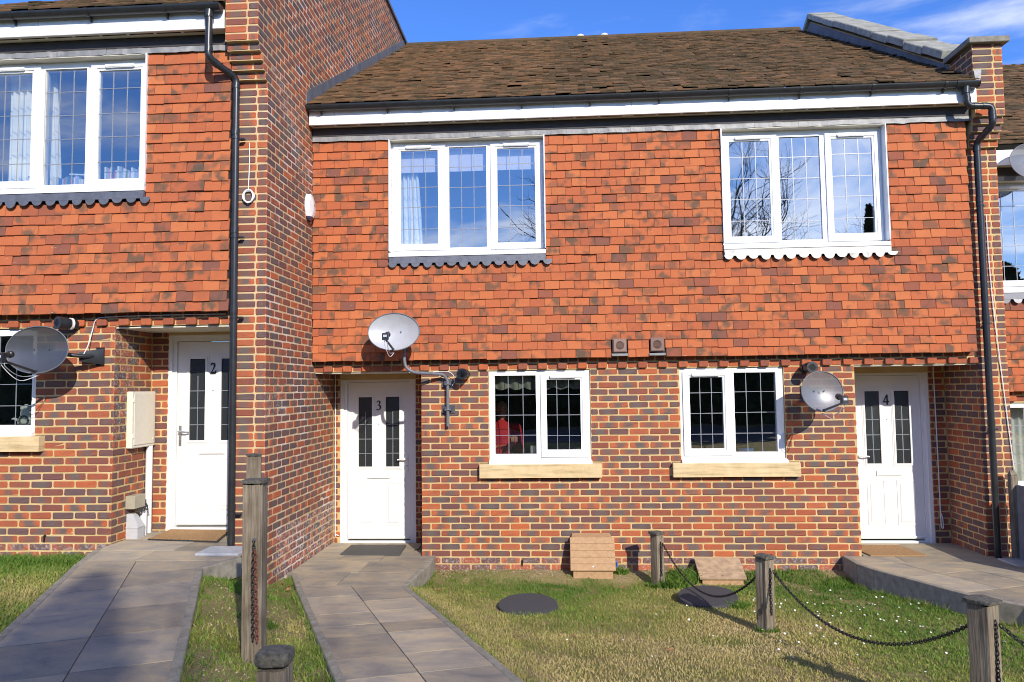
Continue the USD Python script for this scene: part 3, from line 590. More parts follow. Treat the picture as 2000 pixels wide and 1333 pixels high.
def band_z(dz): return 2.10 + dz
def brick_front(H, bx0, bx1, y, dz, holes, zb, m0, m1):
    """brick ground storey of one house: returns Pieces and the parent wall"""
    poly = sbox(bx0 + m0, zb, bx1 - m1, 2.1 + dz)
    if holes: poly = poly.difference(rects(*[(h[0], h[1], h[2], h[3]) for h in holes]))
    W = obj('brick_wall', xz(poly, y + MORT, y + 0.26), M['mortar'], H)
    return Bricks(), W
def dentil_band(H, x0, x1, y, dz, Pd, W):
    """course of headers, every other one standing forward, and a plain course under the tiles"""
    z = 2.1 + dz
    k0 = int(math.floor(x0 / .1125))
    for k in range(k0, int(x1 / .1125) + 1):
        a, e = max(k * .1125 + .005, x0), min((k + 1) * .1125 - .005, x1)
        if e - a < .02: continue
        out = 0.036 if k % 2 == 0 else 0.0
        t, sd, co = brick_look()
        Pd.add((a / 2 + e / 2, y - out, z + .0365), X_, Z_, -Y_, (e - a) / 2, .0325, .016 + out, .005, t * .55, sd, co * .3)
    lay_bricks(Pd, (x0, y, z + .075), X_, -Y_, x1 - x0, 0.005, 0.07, header=True)

def upper_front(H, tx0, tx1, y, dz, hole, tiles, notch=()):
    """tile-hung upper storey: backing wall, lead flashing, soffit and fascia"""
    yf = y - 0.12
    zt = 4.776 + dz
    poly = sbox(tx0, 2.238 + dz, tx1, 5.0 + dz).difference(sbox(hole[0], hole[2], hole[1], hole[3]))
    for n_ in notch: poly = poly.difference(sbox(*n_))
    W = obj('tile_hanging', xz(poly, y - 0.094, y + 0.2), M['vent_dark'], H)
    return W

def room(H, x0, x1, y0, y1, z0, z1, t=0.03):
    return obj('interior_wall', cat(B(x0, x1, y1, y1 + t, z0, z1), B(x0 - t, x0, y0, y1, z0, z1), B(x1, x1 + t, y0, y1, z0, z1), B(x0, x1, y0, y1, z0 - t, z0), B(x0, x1, y0, y1, z1, z1 + t)), M['interior'], H)

def scallops(H, x0, x1, y, zt, zb, w, left=True):
    """dressed lead apron under an upper window: a flat strip and rounded tongues"""
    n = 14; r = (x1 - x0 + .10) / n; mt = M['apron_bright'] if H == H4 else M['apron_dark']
    strip = obj('lead_apron', hull([[x0, y - .016, zt], [x1, y - .016, zt], [x0, y + .01, zt], [x1, y + .01, zt], [x0 + .01, y - .022, zt - .072], [x1 - .005, y - .022, zt - .072], [x0, y + .01, zt - .07], [x1, y + .01, zt - .07]]), mt, w)
    for i in range(n):
        cx = x0 - .02 + r * (i + .5) + RNG.normal(0, .003); rr = r * RNG.uniform(.36, .42)
        a = np.linspace(math.pi, 2 * math.pi, 11)
        drop = .054 + RNG.normal(0, .006)
        pts = [(cx + rr * math.cos(t), zt - .066 + drop * math.sin(t)) for t in a]
        ring = Polygon(pts + [(cx + rr, zt - .060), (cx - rr, zt - .060)])
        v, f = xz(ring, 0, .003)
        lift = RNG.uniform(.002, .012)
        v[:, 1] += y - .020 - (zt - .066 - v[:, 2]) / drop * lift
        obj('lead_tongue', (v, f), mt, strip)
    a = cx

def upper_window(H, dx, dy, dz, lights, x0, x1):
    y = -.02 + dy
    sh = lambda L: {**L, 'g': (L['g'][0] + dx, L['g'][1] + dx, L['g'][2] + dz, L['g'][3] + dz), **({'c': (L['c'][0] + dx, L['c'][1] + dx, L['c'][2] + dz, L['c'][3] + dz)} if L.get('c') else {}), **({'vent': (L['vent'][0] + dx, L['vent'][1] + dx, L['vent'][2] + dz)} if L.get('vent') else {})}
    x0, x1 = x0 + dx, x1 + dx
    w = window(H, x0, x1, 3.455 + dz, 4.766 + dz, y, [sh(L) for L in lights], sill=(x0 - .014, x1 + .012, 3.408 + dz, 3.472 + dz, dy - .142))
    obj('window_reveal', B(x0 - .014, x0 - .003, dy - .140, dy + .05, 3.474 + dz, 4.776 + dz), M['upvc'], w); obj('window_reveal', B(x1 + .003, x1 + .014, dy - .140, dy + .05, 3.474 + dz, 4.776 + dz), M['upvc'], w)
    obj('window_head', B(x0 - .002, x1 + .002, dy - .125, dy + .05, 4.768 + dz, 4.775 + dz), M['soffit'], w)
    scallops(H, x0 - .014, x1 + .012, dy - .128, 3.400 + dz, 3.28 + dz, w)
    return w
RC, RF = (.161, .39, .605, .834), (.184, .397, .60, .804)
UP3 = [dict(c=(-1.868, -1.262, 3.498, 4.735), g=(-1.79, -1.351, 3.568, 4.672), rows=RC, vent=(-1.726, -1.424, 4.706)), dict(g=(-1.222, -.787, 3.518, 4.700), rows=RF),
       dict(c=(-.735, -.143, 3.490, 4.730), g=(-.660, -.224, 3.562, 4.665), rows=RC, vent=(-.585, -.285, 4.700))]
UP4 = [dict(c=(1.908, 2.512, 3.495, 4.722), g=(1.983, 2.429, 3.565, 4.658), rows=RC, vent=(2.045, 2.35, 4.690)), dict(g=(2.540, 2.991, 3.513, 4.693), rows=RF),
       dict(c=(3.049, 3.642, 3.486, 4.715), g=(3.117, 3.565, 3.572, 4.656), rows=RC, vent=(3.18, 3.49, 4.688))]

def eaves(H, x0, x1, dy, dz):
    """soffit, fascia and the lead band over the tiles"""
    segs = [x0] + [s for s in np.arange(math.ceil(x0 / 2.5) * 2.5, x1, 2.5) if x0 + .3 < s < x1 - .3] + [x1]
    for a, e in zip(segs[:-1], segs[1:]):
        obj('fascia_board', rbox(a + .001, e - .001, dy - .262, dy - .244, 4.930 + dz, 5.115 + dz, .003), M['fascia'], H)
    obj('dark_board', B(x0, x1, dy - .128, dy - .096, 4.838 + dz, 4.9385 + dz), M['shade_paint'], H)  # dark strip painting in the soffit shadow on the upper lead, not a board
    S = obj('soffit', B(x0, x1, dy - .243, dy - .05, 4.940 + dz, 4.950 + dz), M['soffit'], H)
    slots = [B(a, a + .245, dy - .205, dy - .185, 4.9385 + dz, 4.9395 + dz) for a in np.arange(x0 + .03, x1 - .25, .275)]
    obj('vent_slots', cat(*slots), M['vent_dark'], S, kind='stuff')
    n = max(1, int(round((x1 - x0) / 1.5)))
    for i in range(n):
        a, e = x0 + (x1 - x0) * i / n, x0 + (x1 - x0) * (i + 1) / n
        xs = np.linspace(a, e - (.002 if i < n - 1 else 0), 24)
        fr, bk = [], []
        zb = 4.776 + dz + RNG.normal(0, .003, 24); yo = dy - .130 + RNG.normal(0, .003, 24)
        pts = np.concatenate([np.stack([xs, yo, zb], 1), np.stack([xs, yo + .002, zb + .05], 1), np.stack([xs, yo * 0 + dy - .112, zb * 0 + 4.852 + dz], 1)])
        k = len(xs); f = []
        for r in range(2):
            for j in range(k - 1): f += [[r * k + j, r * k + j + 1, (r + 1) * k + j + 1], [r * k + j, (r + 1) * k + j + 1, (r + 1) * k + j]]
        obj('lead_flashing', (pts, np.array(f)), M['lead'], H)

# ---- numbers 3 and 4, ground storey
HOLE3 = [(-.788, .364, 1.0, 2.095), (-.900, .478, .885, 1.045)]
HOLE4 = [(1.366, 2.512, 1.0, 2.095), (1.255, 2.647, .885, 1.045)]
P3b, W3 = brick_front(H3, -1.565, XM, 0, 0, HOLE3, -.30, MORT, 0)
P4b, W4 = brick_front(H4, XM, 3.284, 0, 0, HOLE4, -.30, 0.0004, MORT)
wall34 = Bricks()
lay_bricks(wall34, (-1.565, 0, 0), X_, -Y_, 4.849, -.30, 2.1, [(h[0] + 1.561, h[1] + 1.569, h[2], h[3]) for h in HOLE3 + HOLE4], phase=.105, ends=(.002, .002))
for it in wall34.items:
    if it[0][2] < .0: it = it[:11] + (.30 + .25 * RNG.random(),) + it[12:]
    (P3b if it[0][0] < XM else P4b).items.append(it)
D3, D4 = Bricks(), Bricks()
obj('dentil_backing', B(-2.806, XM - .001, MORT, .26, 2.101, 2.255), M['mortar'], H3); obj('dentil_backing', B(XM, 4.60, MORT, .26, 2.101, 2.255), M['mortar'], H4)
dentil_band(H3, -2.805, XM, 0, 0, D3, W3); dentil_band(H4, XM, 4.60, 0, 0, D4, W4)
# recessed porches
for (H, P, x0, x1, fx0, fx1) in ((H3, P3b, -2.805, -1.565, -2.722, -1.770), (H4, P4b, 3.284, 4.60, 3.462, 4.418)):
    R = obj('porch_wall', xz(rects((x0, fx0, -.1, 2.1), (fx1, x1, -.1, 2.1), (fx0, fx1, 2.02, 2.1)), .72 + MORT, .95), M['mortar'], H)
    lay_bricks(P, (x0, .72, 0), X_, -Y_, x1 - x0, -.08, 2.1, [(fx0 - x0, fx1 - x0, -1, 3)], phase=.06, ends=(.004, .004))
    obj('porch_ceiling', B(x0, x1, .06, .80, 2.090, 2.099), M['soffit'], H)
    obj('steel_lintel', B(x0, x1, .018, .062, 2.086, 2.098), M['soffit'], H)
obj('porch_side_wall', B(-1.558, -1.40, .262, .95, -.1, 2.1), M['mortar'], H3); lay_bricks(P3b, (-1.565, .72, 0), -Y_, -X_, .72, -.08, 2.1, ends=(0, .002))
obj('porch_side_wall', B(3.12, 3.277, .262, .95, -.1, 2.1), M['mortar'], H4); lay_bricks(P4b, (3.284, 0, 0), Y_, X_, .72, -.08, 2.1, ends=(.002, 0))
door(H3, -2.634, .045, .775, '3', False, w=.781, h=1.94)
door(H4, 3.549, .045, .775, '4', True, w=.781, h=1.94)
def low_window(H, fx0, fx1, z0, z1, y, lights, board, sill):
    w = window(H, fx0, fx1, z0, z1, y, lights, sill=board)
    x0, x1, a, b, yy = sill
    prof = Polygon([(yy, a), (y + .1, a), (y + .1, b), (yy + .03, b), (yy, b - .012)])
    obj('stone_sill', yz(prof, x0, x1), M['stone'], w)
    return w
W3L = low_window(H3, -.785, .361, 1.06, 2.088, .022, [dict(g=(-.720, -.251, 1.146, 2.035), rows=(.233, .494, .753), vx=(.327, .683)), dict(c=(-.196, .343, 1.112, 2.047), g=(-.129, .252, 1.192, 1.983), rows=(.198, .494, .783), vx=(.312, .655), vent=(-.091, .208, 2.016))],
           (-.790, .371, 1.030, 1.078, -.048), (-.895, .473, .887, 1.040, -.072))
W4L = low_window(H4, 1.369, 2.508, 1.06, 2.088, .022, [dict(c=(1.400, 1.928, 1.116, 2.050), g=(1.476, 1.843, 1.193, 1.987), rows=(.198, .494, .783), vx=(.312, .655), vent=(1.50, 1.81, 2.016)), dict(g=(1.969, 2.427, 1.152, 2.035), rows=(.233, .494, .753), vx=(.30, .655))],
           (1.366, 2.522, 1.030, 1.078, -.048), (1.260, 2.642, .887, 1.040, -.072))
# ---- upper storeys
HU3, HU4 = (-1.907, -.108, 3.40, 4.777), (1.871, 3.679, 3.40, 4.777)
T3 = upper_front(H3, -2.805, XM - .002, 0, 0, HU3, None); T4 = upper_front(H4, XM, 4.545, 0, 0, HU4, None)
allT = Pieces()
holes = [(a, b, 3.34, 4.9) for a, b in ((HU3[0], HU3[1]), (HU4[0], HU4[1]))] + [(.60, .79, 2.2, 2.43), (1.02, 1.20, 2.2, 2.43)]
lay_tiles(allT, -2.803, 4.545, 2.222, 4.80, -.12, holes)
PT3, PT4 = Pieces(), Pieces()
for it in allT.items: (PT3 if it[0][0] < XM else PT4).items.append(it)
upper_window(H3, 0, 0, 0, UP3, -1.893, -.122)
upper_window(H4, 0, 0, 0, UP4, 1.885, 3.665)
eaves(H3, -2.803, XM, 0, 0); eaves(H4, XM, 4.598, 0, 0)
# ---- roof over both
def roof(H, x0, x1, dy, dz, y1=5.25):
    e0, e1 = dy - .28, dy + y1
    z0, z1 = roof_z(e0, dz, dy), roof_z(e1, dz, dy)
    sheet = np.array([[x0, e0, z0], [x1, e0, z0], [x1, e1, z1], [x0, e1, z1], [x1, 2 * e1 - e0, z0], [x0, 2 * e1 - e0, z0]])
    return obj('roof', (sheet, np.array([[0, 1, 2], [0, 2, 3], [3, 2, 4], [3, 4, 5]])), M['joint'], H)
R3 = roof(H3, -2.806, XM - .001, 0, 0); R4 = roof(H4, XM, 4.599, 0, 0)
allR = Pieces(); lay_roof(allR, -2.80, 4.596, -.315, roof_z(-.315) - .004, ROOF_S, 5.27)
PR3, PR4 = Pieces(), Pieces()
for it in allR.items:
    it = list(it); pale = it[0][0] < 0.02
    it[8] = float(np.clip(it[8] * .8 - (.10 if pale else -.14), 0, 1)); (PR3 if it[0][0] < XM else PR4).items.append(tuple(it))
for H, a, e in ((R3, -2.79, XM), (R4, XM, 4.59)):
    obj('ridge', tube([(a, 5.26, roof_z(5.25) + .02), (e, 5.26, roof_z(5.25) + .02)], .06, 10), M['roof_tile'], H, attrs=dict(tone=.7, seed=.3, core=.6))
build_pieces([(P3b, W3, 'brick', 'brickwork'), (D3, H3, 'dentil_brick', 'dentil_brickwork')], M['brick'], 300)
build_pieces([(P4b, W4, 'brick', 'brickwork'), (D4, H4, 'dentil_brick', 'dentil_brickwork')], M['brick'], 300)
build_pieces([(PT3, T3, 'tile', 'tiling')], M['tile'], 300); build_pieces([(PT4, T4, 'tile', 'tiling')], M['tile'], 300)
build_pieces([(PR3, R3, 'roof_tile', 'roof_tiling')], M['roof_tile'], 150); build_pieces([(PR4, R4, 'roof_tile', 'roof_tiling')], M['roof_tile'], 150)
# rooms behind the glass
for H, a, e in ((H3, -2.76, XM - .04), (H4, XM + .04, 4.5)):
    room(H, a, e, .205, 3.8, 2.45, 5.0)
room(H3, -1.37, XM - .04, .265, 3.2, -.05, 2.10); room(H4, XM + .04, 3.10, .265, 3.2, -.05, 2.10)
for H, xs in ((H3, HU3), (H4, HU4)):
    pass

# ---- number 2
DX2, DY2, DZ2 = -3.865, -1.45, .445
H2X0 = -6.9
HOLE2 = [(-6.40, -5.117, 1.40, 2.54), (-6.5, -5.012, 1.335, 1.492)]
poly = sbox(H2X0, -.1, -4.32 - MORT, 2.545).difference(rects(*HOLE2))
W2 = obj('brick_wall', xz(poly, DY2 + MORT, DY2 + .26), M['mortar'], H2)
P2b = Bricks()
lay_bricks(P2b, (H2X0, DY2, 0), X_, -Y_, -4.32 - H2X0, -.05, 2.545, [(h[0] - H2X0, h[1] - H2X0, h[2], h[3]) for h in HOLE2], phase=.07, ends=(0, .002))
R2 = obj('porch_wall', xz(rects((-4.32, -4.142, .3, 2.545), (-3.19, -3.137, .3, 2.545), (-4.142, -3.19, 2.50, 2.545)), -.78 + MORT, -.5), M['mortar'], H2)
P2b.items = [it if it[0][2] > .46 else it[:11] + (.30 + .25 * RNG.random(),) + it[12:] for it in P2b.items]
lay_bricks(P2b, (-4.32, -.78, 0), X_, -Y_, 1.18, .30, 2.545, [(.178, 1.13, -1, 5)], phase=.0, ends=(.004, 0))
obj('porch_side_wall', B(-4.6, -4.32 - MORT, DY2 + .262, -.5, .1, 2.545), M['mortar'], H2)
lay_bricks(P2b, (-4.32, DY2, 0), Y_, X_, .67, .2, 2.545, phase=.1025, ends=(.002, .004), bloom=lambda c: .55 if c[1] < -1.1 and c[2] > 1.4 else 0)
obj('porch_ceiling', B(-4.32, -3.14, DY2 + .06, -.72, 2.530, 2.540), M['soffit'], H2)
obj('steel_lintel', B(-4.32, -3.14, DY2 + .018, DY2 + .062, 2.526, 2.539), M['soffit'], H2)
D2 = Bricks(); obj('dentil_backing', B(H2X0, -3.14, DY2 + MORT, DY2 + .26, 2.546, 2.70), M['mortar'], H2)
dentil_band(H2, H2X0, -3.14, DY2, DZ2, D2, W2)
door(H2, -4.058, .490, -.725, '2', True, w=.781, h=1.94)
W2L = low_window(H2, -6.38, -5.121, 1.51, 2.532, DY2 + .022, [dict(g=(-6.32, -5.76, 1.59, 2.47), rows=(.218, .455, .69)), dict(g=(-5.70, -5.166, 1.59, 2.47), rows=(.218, .455, .69))],
           (-6.39, -5.112, 1.480, 1.532, DY2 - .048), (-6.48, -5.017, 1.337, 1.488, DY2 - .072))
HU2 = (-1.907 + DX2, -.108 + DX2, 3.40 + DZ2, 4.777 + DZ2)
T2 = upper_front(H2, H2X0, -3.138, DY2, DZ2, HU2, None)
PT2 = Pieces(); lay_tiles(PT2, H2X0, -3.136, 2.222 + DZ2, 4.80 + DZ2, DY2 - .12, [(HU2[0], HU2[1], 3.34 + DZ2, 5.4)])
upper_window(H2, DX2, DY2, DZ2, UP3, -1.893, -.122)
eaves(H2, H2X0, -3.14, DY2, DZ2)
Rf2 = roof(H2, H2X0, -3.14, DY2, DZ2, y1=5.2)
PR2 = Pieces(); lay_roof(PR2, H2X0, -3.142, DY2 - .315, roof_z(-.315) - .004 + DZ2, ROOF_S, DY2 + 2.0)
build_pieces([(P2b, W2, 'brick', 'brickwork'), (D2, H2, 'dentil_brick', 'dentil_brickwork')], M['brick'], 300)
build_pieces([(PT2, T2, 'tile', 'tiling')], M['tile'], 300); build_pieces([(PR2, Rf2, 'roof_tile', 'roof_tiling')], M['roof_tile'], 120)
room(H2, H2X0, -3.2, DY2 + .205, 2.5, 2.9, 5.45); room(H2, H2X0, -4.65, DY2 + .265, 2.0, .4, 2.54)

# ---- number 5, set back and lower
DX5, DY5, DZ5 = 7.10, .90, -.446
W5 = obj('brick_wall', xz(sbox(4.93, -.6, 8.5, 2.1 + DZ5).difference(rects((5.36, 6.8, .55, 1.64))), DY5 + MORT, DY5 + .26), M['mortar'], H5)
P5b = Bricks(); lay_bricks(P5b, (4.93, DY5, 0), X_, -Y_, 2.2, -.5, 2.1 + DZ5, [(.43, 2.2, .55, 1.64)])
D5 = Bricks(); dentil_band(H5, 4.93, 7.2, DY5, DZ5, D5, W5); obj('dentil_backing', B(4.93, 8.5, DY5 + MORT, DY5 + .26, 1.656, 1.81), M['mortar'], H5)
HU5 = (-1.907 + DX5, -.108 + DX5, 3.40 + DZ5, 4.777 + DZ5)
T5 = upper_front(H5, 4.93, 10, DY5, DZ5, HU5, None)
PT5 = Pieces(); lay_tiles(PT5, 4.93, 9.0, 2.222 + DZ5, 4.80 + DZ5, DY5 - .12, [(HU5[0], HU5[1], 3.34 + DZ5, 5.4)])
upper_window(H5, DX5, DY5, DZ5, UP3, -1.893, -.122)
low_window(H5, 5.37, 6.79, .60, 1.63, DY5 + .022, [dict(g=(5.44, 5.98, .70, 1.58), rows=(.233, .494, .753)), dict(g=(6.1, 6.7, .70, 1.58), rows=(.233, .494, .753))], (5.36, 6.8, .585, .632, DY5 - .048), (5.3, 6.9, .44, .59, DY5 - .072))
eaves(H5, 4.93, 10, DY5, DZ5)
Rf5 = roof(H5, 4.93, 10.2, DY5, DZ5, y1=5.3)
PR5 = Pieces(); lay_roof(PR5, 4.94, 10.1, DY5 - .315, roof_z(-.315) - .004 + DZ5, ROOF_S, DY5 + 5.3)
build_pieces([(P5b, W5, 'brick', 'brickwork'), (D5, H5, 'dentil_brick', 'dentil_brickwork')], M['brick'], 60)
build_pieces([(PT5, T5, 'tile', 'tiling')], M['tile'], 80); build_pieces([(PR5, Rf5, 'roof_tile', 'roof_tiling')], M['roof_tile'], 60)
room(H5, 4.98, 8.4, DY5 + .205, 4.0, 2.0, 4.5); room(H5, 4.98, 8.4, DY5 + .265, 4.0, -.4, 1.62)

# ---- party wall between 2 and 3
def stepL(z):
    k = int(math.floor(z / .075 + 1e-6)); return .05 * min(max(k - 65, 0), 5)
def stepR(z):
    k = int(math.floor(z / .075 + 1e-6)); return .04 * min(max(k - 59, 0), 5)
LX0, LX1 = -3.137, -2.81
body = Polygon([(DY2 + MORT, -.3), (7, -.3), (7, 8.5), (1.80, 8.5), (DY2 - .25 + MORT, 6.42), (DY2 - .25 + MORT, 5.25)] + [p for k in range(69, 65, -1) for p in ((DY2 - .05 * (k - 64) + MORT, .075 * (k + 1)), (DY2 - .05 * (k - 65) + MORT, .075 * (k + 1)))] + [(DY2 - .05 + MORT, 4.95), (DY2 + MORT, 4.95)])
WL = obj('brick_wall', yz(body.buffer(0), LX0 + MORT, LX1 - .0032), M['mortar_white'], PWL)
PL = Bricks()
def clipL(z):
    lo = -stepL(z) + .002
    if z < 2.1: hi = .718
    elif z < 5.16: hi = -.02 if z < 4.95 else -.2
    else: hi = (z - 5.10) / ROOF_S - .30
    return lo, min(hi - DY2, 6.5 - DY2)
def bloomL(c):
    a = 0.0
    if c[2] < .55 and c[1] > -1.2: a = .9
    d = (c[2] - 4.55) + 1.0 * (c[1] + .55)
    a = max(a, .55 * math.exp(-(d / .28) ** 2) * (c[2] > 2.6) * (c[2] < 5.2), .45 * math.exp(-((c[2] - 1.75) / .16) ** 2) * (c[1] < -.9))
    return a
lay_bricks(PL, (LX1, DY2, 0), Y_, X_, 8.2, .0, 8.5, clip=clipL, bloom=bloomL, phase=.1025)
for k in range(0, 86):
    zc = .075 * k + .0375
    lay_bricks(PL, (LX0, DY2 - stepL(zc), 0), X_, -Y_, LX1 - LX0, .075 * k, .075 * (k + 1) - 1e-6, phase=.1025 if k % 2 else 0.0, ends=(.002, .002), k0=k)
build_pieces([(PL, WL, 'brick', 'brickwork')], M['brick'], 300)
obj('wall_coping', cat(B(LX0 - .03, LX1 + .035, 1.78, 7.0, 8.502, 8.555), hull([[x, y, z] for x in (LX0 - .03, LX1 + .035) for y, z in ((DY2 - .30, 6.42), (DY2 - .30, 6.48), (1.78, 8.50), (1.78, 8.555))])), M['dark_lead'], PWL)
# stepped lead flashing where the roof of number 3 meets the wall
fl = []
ys = np.arange(-.33, 5.2, .16)
pts = [(ys[0], roof_z(ys[0]) + .01)] + [(5.3, roof_z(5.3) + .01)]
top = []
for a in ys[::-1]:
    top += [(a + .16, roof_z(a + .16) + .165), (a, roof_z(a) + .165 - .01)]
obj('lead_flashing', yz(Polygon(pts + top).buffer(0), LX1 - .001, LX1 + .007), M['dark_lead'], PWL)

# ---- end pier of number 4
RX0, RX1 = 4.605, 4.925
body = Polygon([(MORT, -.3), (.95, -.3), (7, -.3), (7, 7.4), (4.75, 8.36), (.24, 5.57), (.24, 5.60), (-.2 + MORT, 5.60), (-.2 + MORT, 4.80)] + [p for k in range(63, 59, -1) for p in ((-.04 * (k - 58) + MORT, .075 * (k + 1)), (-.04 * (k - 59) + MORT, .075 * (k + 1)))] + [(-.04 + MORT, 4.5), (MORT, 4.5)])
WR = obj('brick_wall', yz(body.buffer(0), RX0 + MORT, RX1 - MORT), M['mortar'], PWR)
PR = Bricks()
lay_bricks(PR, (RX0, .72, 0), -Y_, -X_, .72, -.1, 2.1, ends=(.0, .002))
lay_bricks(PR, (RX0, .26, 0), -Y_, -X_, .46, 4.9, 5.595, clip=lambda z: (max(.26 - ((z - 5.16) / ROOF_S - .3), 0), .26 + stepR(z) - .002))
for k in range(-2, 75):
    zc = .075 * k + .0375
    lay_bricks(PR, (RX0, -stepR(zc), 0), X_, -Y_, RX1 - RX0, .075 * k, min(.075 * (k + 1) - 1e-6, 5.6), phase=.1025 if k % 2 else 0.0, ends=(.002, .002), k0=k)
lay_bricks(PR, (RX1, 0, 0), Y_, X_, .9, -.1, 5.6, clip=lambda z: (-stepR(z) + .002, .85))
build_pieces([(PR, WR, 'brick', 'brickwork')], M['brick'], 300)
obj('cap_stone', rbox(RX0 - .055, RX1 + .055, -.262, .30, 5.602, 5.668, .006), M['cap'], PWR)
lead = Polygon([(-.06, roof_z(-.06) - .02), (4.9, roof_z(4.9) - .02), (4.75, 8.345), (.27, 5.575), (.27, 5.50), (.05, 5.42)])
obj('lead_cover_sheet', yz(lead, RX0 - .009, RX0 - .002), M['dark_lead'], PWR)
obj('lead_scrap', hull([[RX0 + a, -.206 - b, c] for a, c in ((0.003, 5.31), (.085, 5.33), (.078, 5.23), (.05, 5.17), (.02, 5.18)) for b in (0, .004)]), M['lead'], PWR)
ang = math.atan(.62); L = .545
for i in range(10):
    s0, s1 = i * L + .009, (i + 1) * L - .009
    y0 = .285
    d = np.array([0, math.cos(ang), math.sin(ang)]); n = np.array([0, -math.sin(ang), math.cos(ang)])
    o = np.array([0, y0, 5.775 + .62 * (y0 - .327)])
    s1 = min(s1, (4.70 - y0) / math.cos(ang))
    if s1 - s0 < .05: break
    jit = RNG.normal(0, .006)
    obj('coping_stone', hull([o + d * s + n * (t + jit) + X_ * x for s in (s0, s1) for x, t in ((RX0 - .055, -.085), (RX0 - .055, -.006), (RX0 - .045, .004), (RX1 + .045, .004), (RX1 + .055, -.006), (RX1 + .055, -.085))]), M['coping'], PWR)
obj('coping_stone', hull([[x, y, z] for x in (RX0 - .055, RX1 + .055) for y, z in ((4.72, 8.40), (4.72, 8.487), (6.9, 7.25), (6.9, 7.16))]), M['coping'], PWR)

# ------------------------------------------------------------------ rainwater goods
def gutter(name_label, x0, x1, yc, zc, group, outlet):
    G = thing('rain_gutter', ((x0 + x1) / 2, yc, zc), name_label, 'gutter', group)
    r = .056
    t = np.linspace(math.pi, 2 * math.pi, 15)
    prof = [(yc + r * math.cos(a), zc + r * math.sin(a)) for a in t] + [(yc + (r - .004) * math.cos(a), zc + (r - .004) * math.sin(a)) for a in t[::-1]]
    obj('channel', yz(Polygon(prof), x0, x1), M['black'], G, smooth=40)
    for a, e in ((x0 - .004, x0 + .001), (x1 - .001, x1 + .004)):
        obj('stop_end', yz(Polygon([(yc + (r + .004) * math.cos(q), zc + (r + .004) * math.sin(q)) for q in t]), a, e), M['black'], G)
    obj('outlet', cat(yz(Polygon([(yc + (r + .007) * math.cos(q), zc + (r + .007) * math.sin(q)) for q in t] + [(yc + (r + .0005) * math.cos(q), zc + (r + .0005) * math.sin(q)) for q in t[::-1]]), outlet - .11, outlet + .11), tube([(outlet, yc, zc - .05), (outlet, yc, zc - .12)], .042, 16)), M['black'], G, smooth=40)
    xs = np.arange(x0 + .15, x1 - .1, .765)
    for a in xs:
        pr = Polygon([(yc + (r + .006) * math.cos(q), zc + (r + .006) * math.sin(q)) for q in t] + [(yc + (r + .001) * math.cos(q), zc + (r + .001) * math.sin(q)) for q in t[::-1]])
        obj('gutter_bracket', cat(yz(pr, a - .016, a + .016), hull([[a - .008, yc + .05, zc - .0], [a + .008, yc + .05, zc], [a - .008, yc + .046, zc - .095], [a + .008, yc + .046, zc - .095], [a - .008, yc - .01, zc - .06], [a + .008, yc - .01, zc - .06]])), M['black'], G)
    for a in xs[1::3] + .38:
        pr = Polygon([(yc + (r + .004) * math.cos(q), zc + (r + .004) * math.sin(q)) for q in t] + [(yc + (r + .0006) * math.cos(q), zc + (r + .0006) * math.sin(q)) for q in t[::-1]])
        obj('gutter_joint', yz(pr, a - .05, a + .05), M['black'], G, smooth=40)
    return G
gutter('long black plastic gutter under the roof of number 3 and number 4', -2.800, 4.585, -.318, 5.130, None, 4.455)
gutter('black plastic gutter under the roof edge of number 2', H2X0, -3.150, -1.768, 5.130 + .445, None, -3.262)
def downpipe(pts, base, label, clips, r=.034):
    D = thing('downpipe', base, label, 'drainpipe')
    P = [np.array(p, float) for p in pts]
    out = [P[0]]
    for i in range(1, len(P) - 1):       # rounded elbows
        a, b, c = P[i - 1], P[i], P[i + 1]
        d0, d1 = (a - b) / np.linalg.norm(a - b), (c - b) / np.linalg.norm(c - b)
        q = min(.055, np.linalg.norm(a - b) * .45, np.linalg.norm(c - b) * .45)
        p0, p1 = b + d0 * q, b + d1 * q
        for t in np.linspace(0, 1, 6): out.append(p0 * (1 - t) ** 2 + 2 * b * t * (1 - t) + p1 * t * t)
    out.append(P[-1])
    obj('pipe', tube(np.array(out), r, 18), M['black'], D, smooth=50)
    for i in range(1, len(P) - 1):
        a, b, c = P[i - 1], P[i], P[i + 1]
        for d in (a - b, c - b):
            d = d / np.linalg.norm(d)
            obj('elbow_collar', tube([b + d * .055, b + d * .105], r + .004, 18), M['black'], D, smooth=50)
    for (x, y, z, side) in clips:
        obj('pipe_socket', tube([(x, y, z - .03), (x, y, z + .03)], r + .004, 18), M['black'], D, smooth=50)
        obj('pipe_clip', cat(tube([(x, y, z - .075), (x, y, z - .055)], r + .005, 18), B(x + (.03 if side > 0 else -.075), x + (.075 if side > 0 else -.03), y + .012, y + .055, z - .073, z - .057)), M['black'], D)
    return D
downpipe([(-3.262, -1.768, 5.50), (-3.262, -1.768, 5.06), (-3.095, -1.53, 4.955), (-3.095, -1.53, .455)], (-3.095, -1.53, .45), 'black drainpipe on the tall brick pier between number 2 and number 3', [(-3.095, -1.53, 4.42, 1), (-3.095, -1.53, 3.45, 1), (-3.095, -1.53, 2.67, 1), (-3.095, -1.53, .80, 1)])
downpipe([(4.455, -.318, 5.06), (4.468, -.318, 4.87), (4.718, -.315, 4.865), (4.722, -.315, 4.66), (4.660, -.098, 4.54), (4.660, -.098, -.05)], (4.66, -.1, -.1), 'black drainpipe with a crooked offset on the end pier of number 4', [(4.660, -.098, 3.9, 1), (4.660, -.098, 2.60, 1), (4.660, -.098, 1.45, 1)])

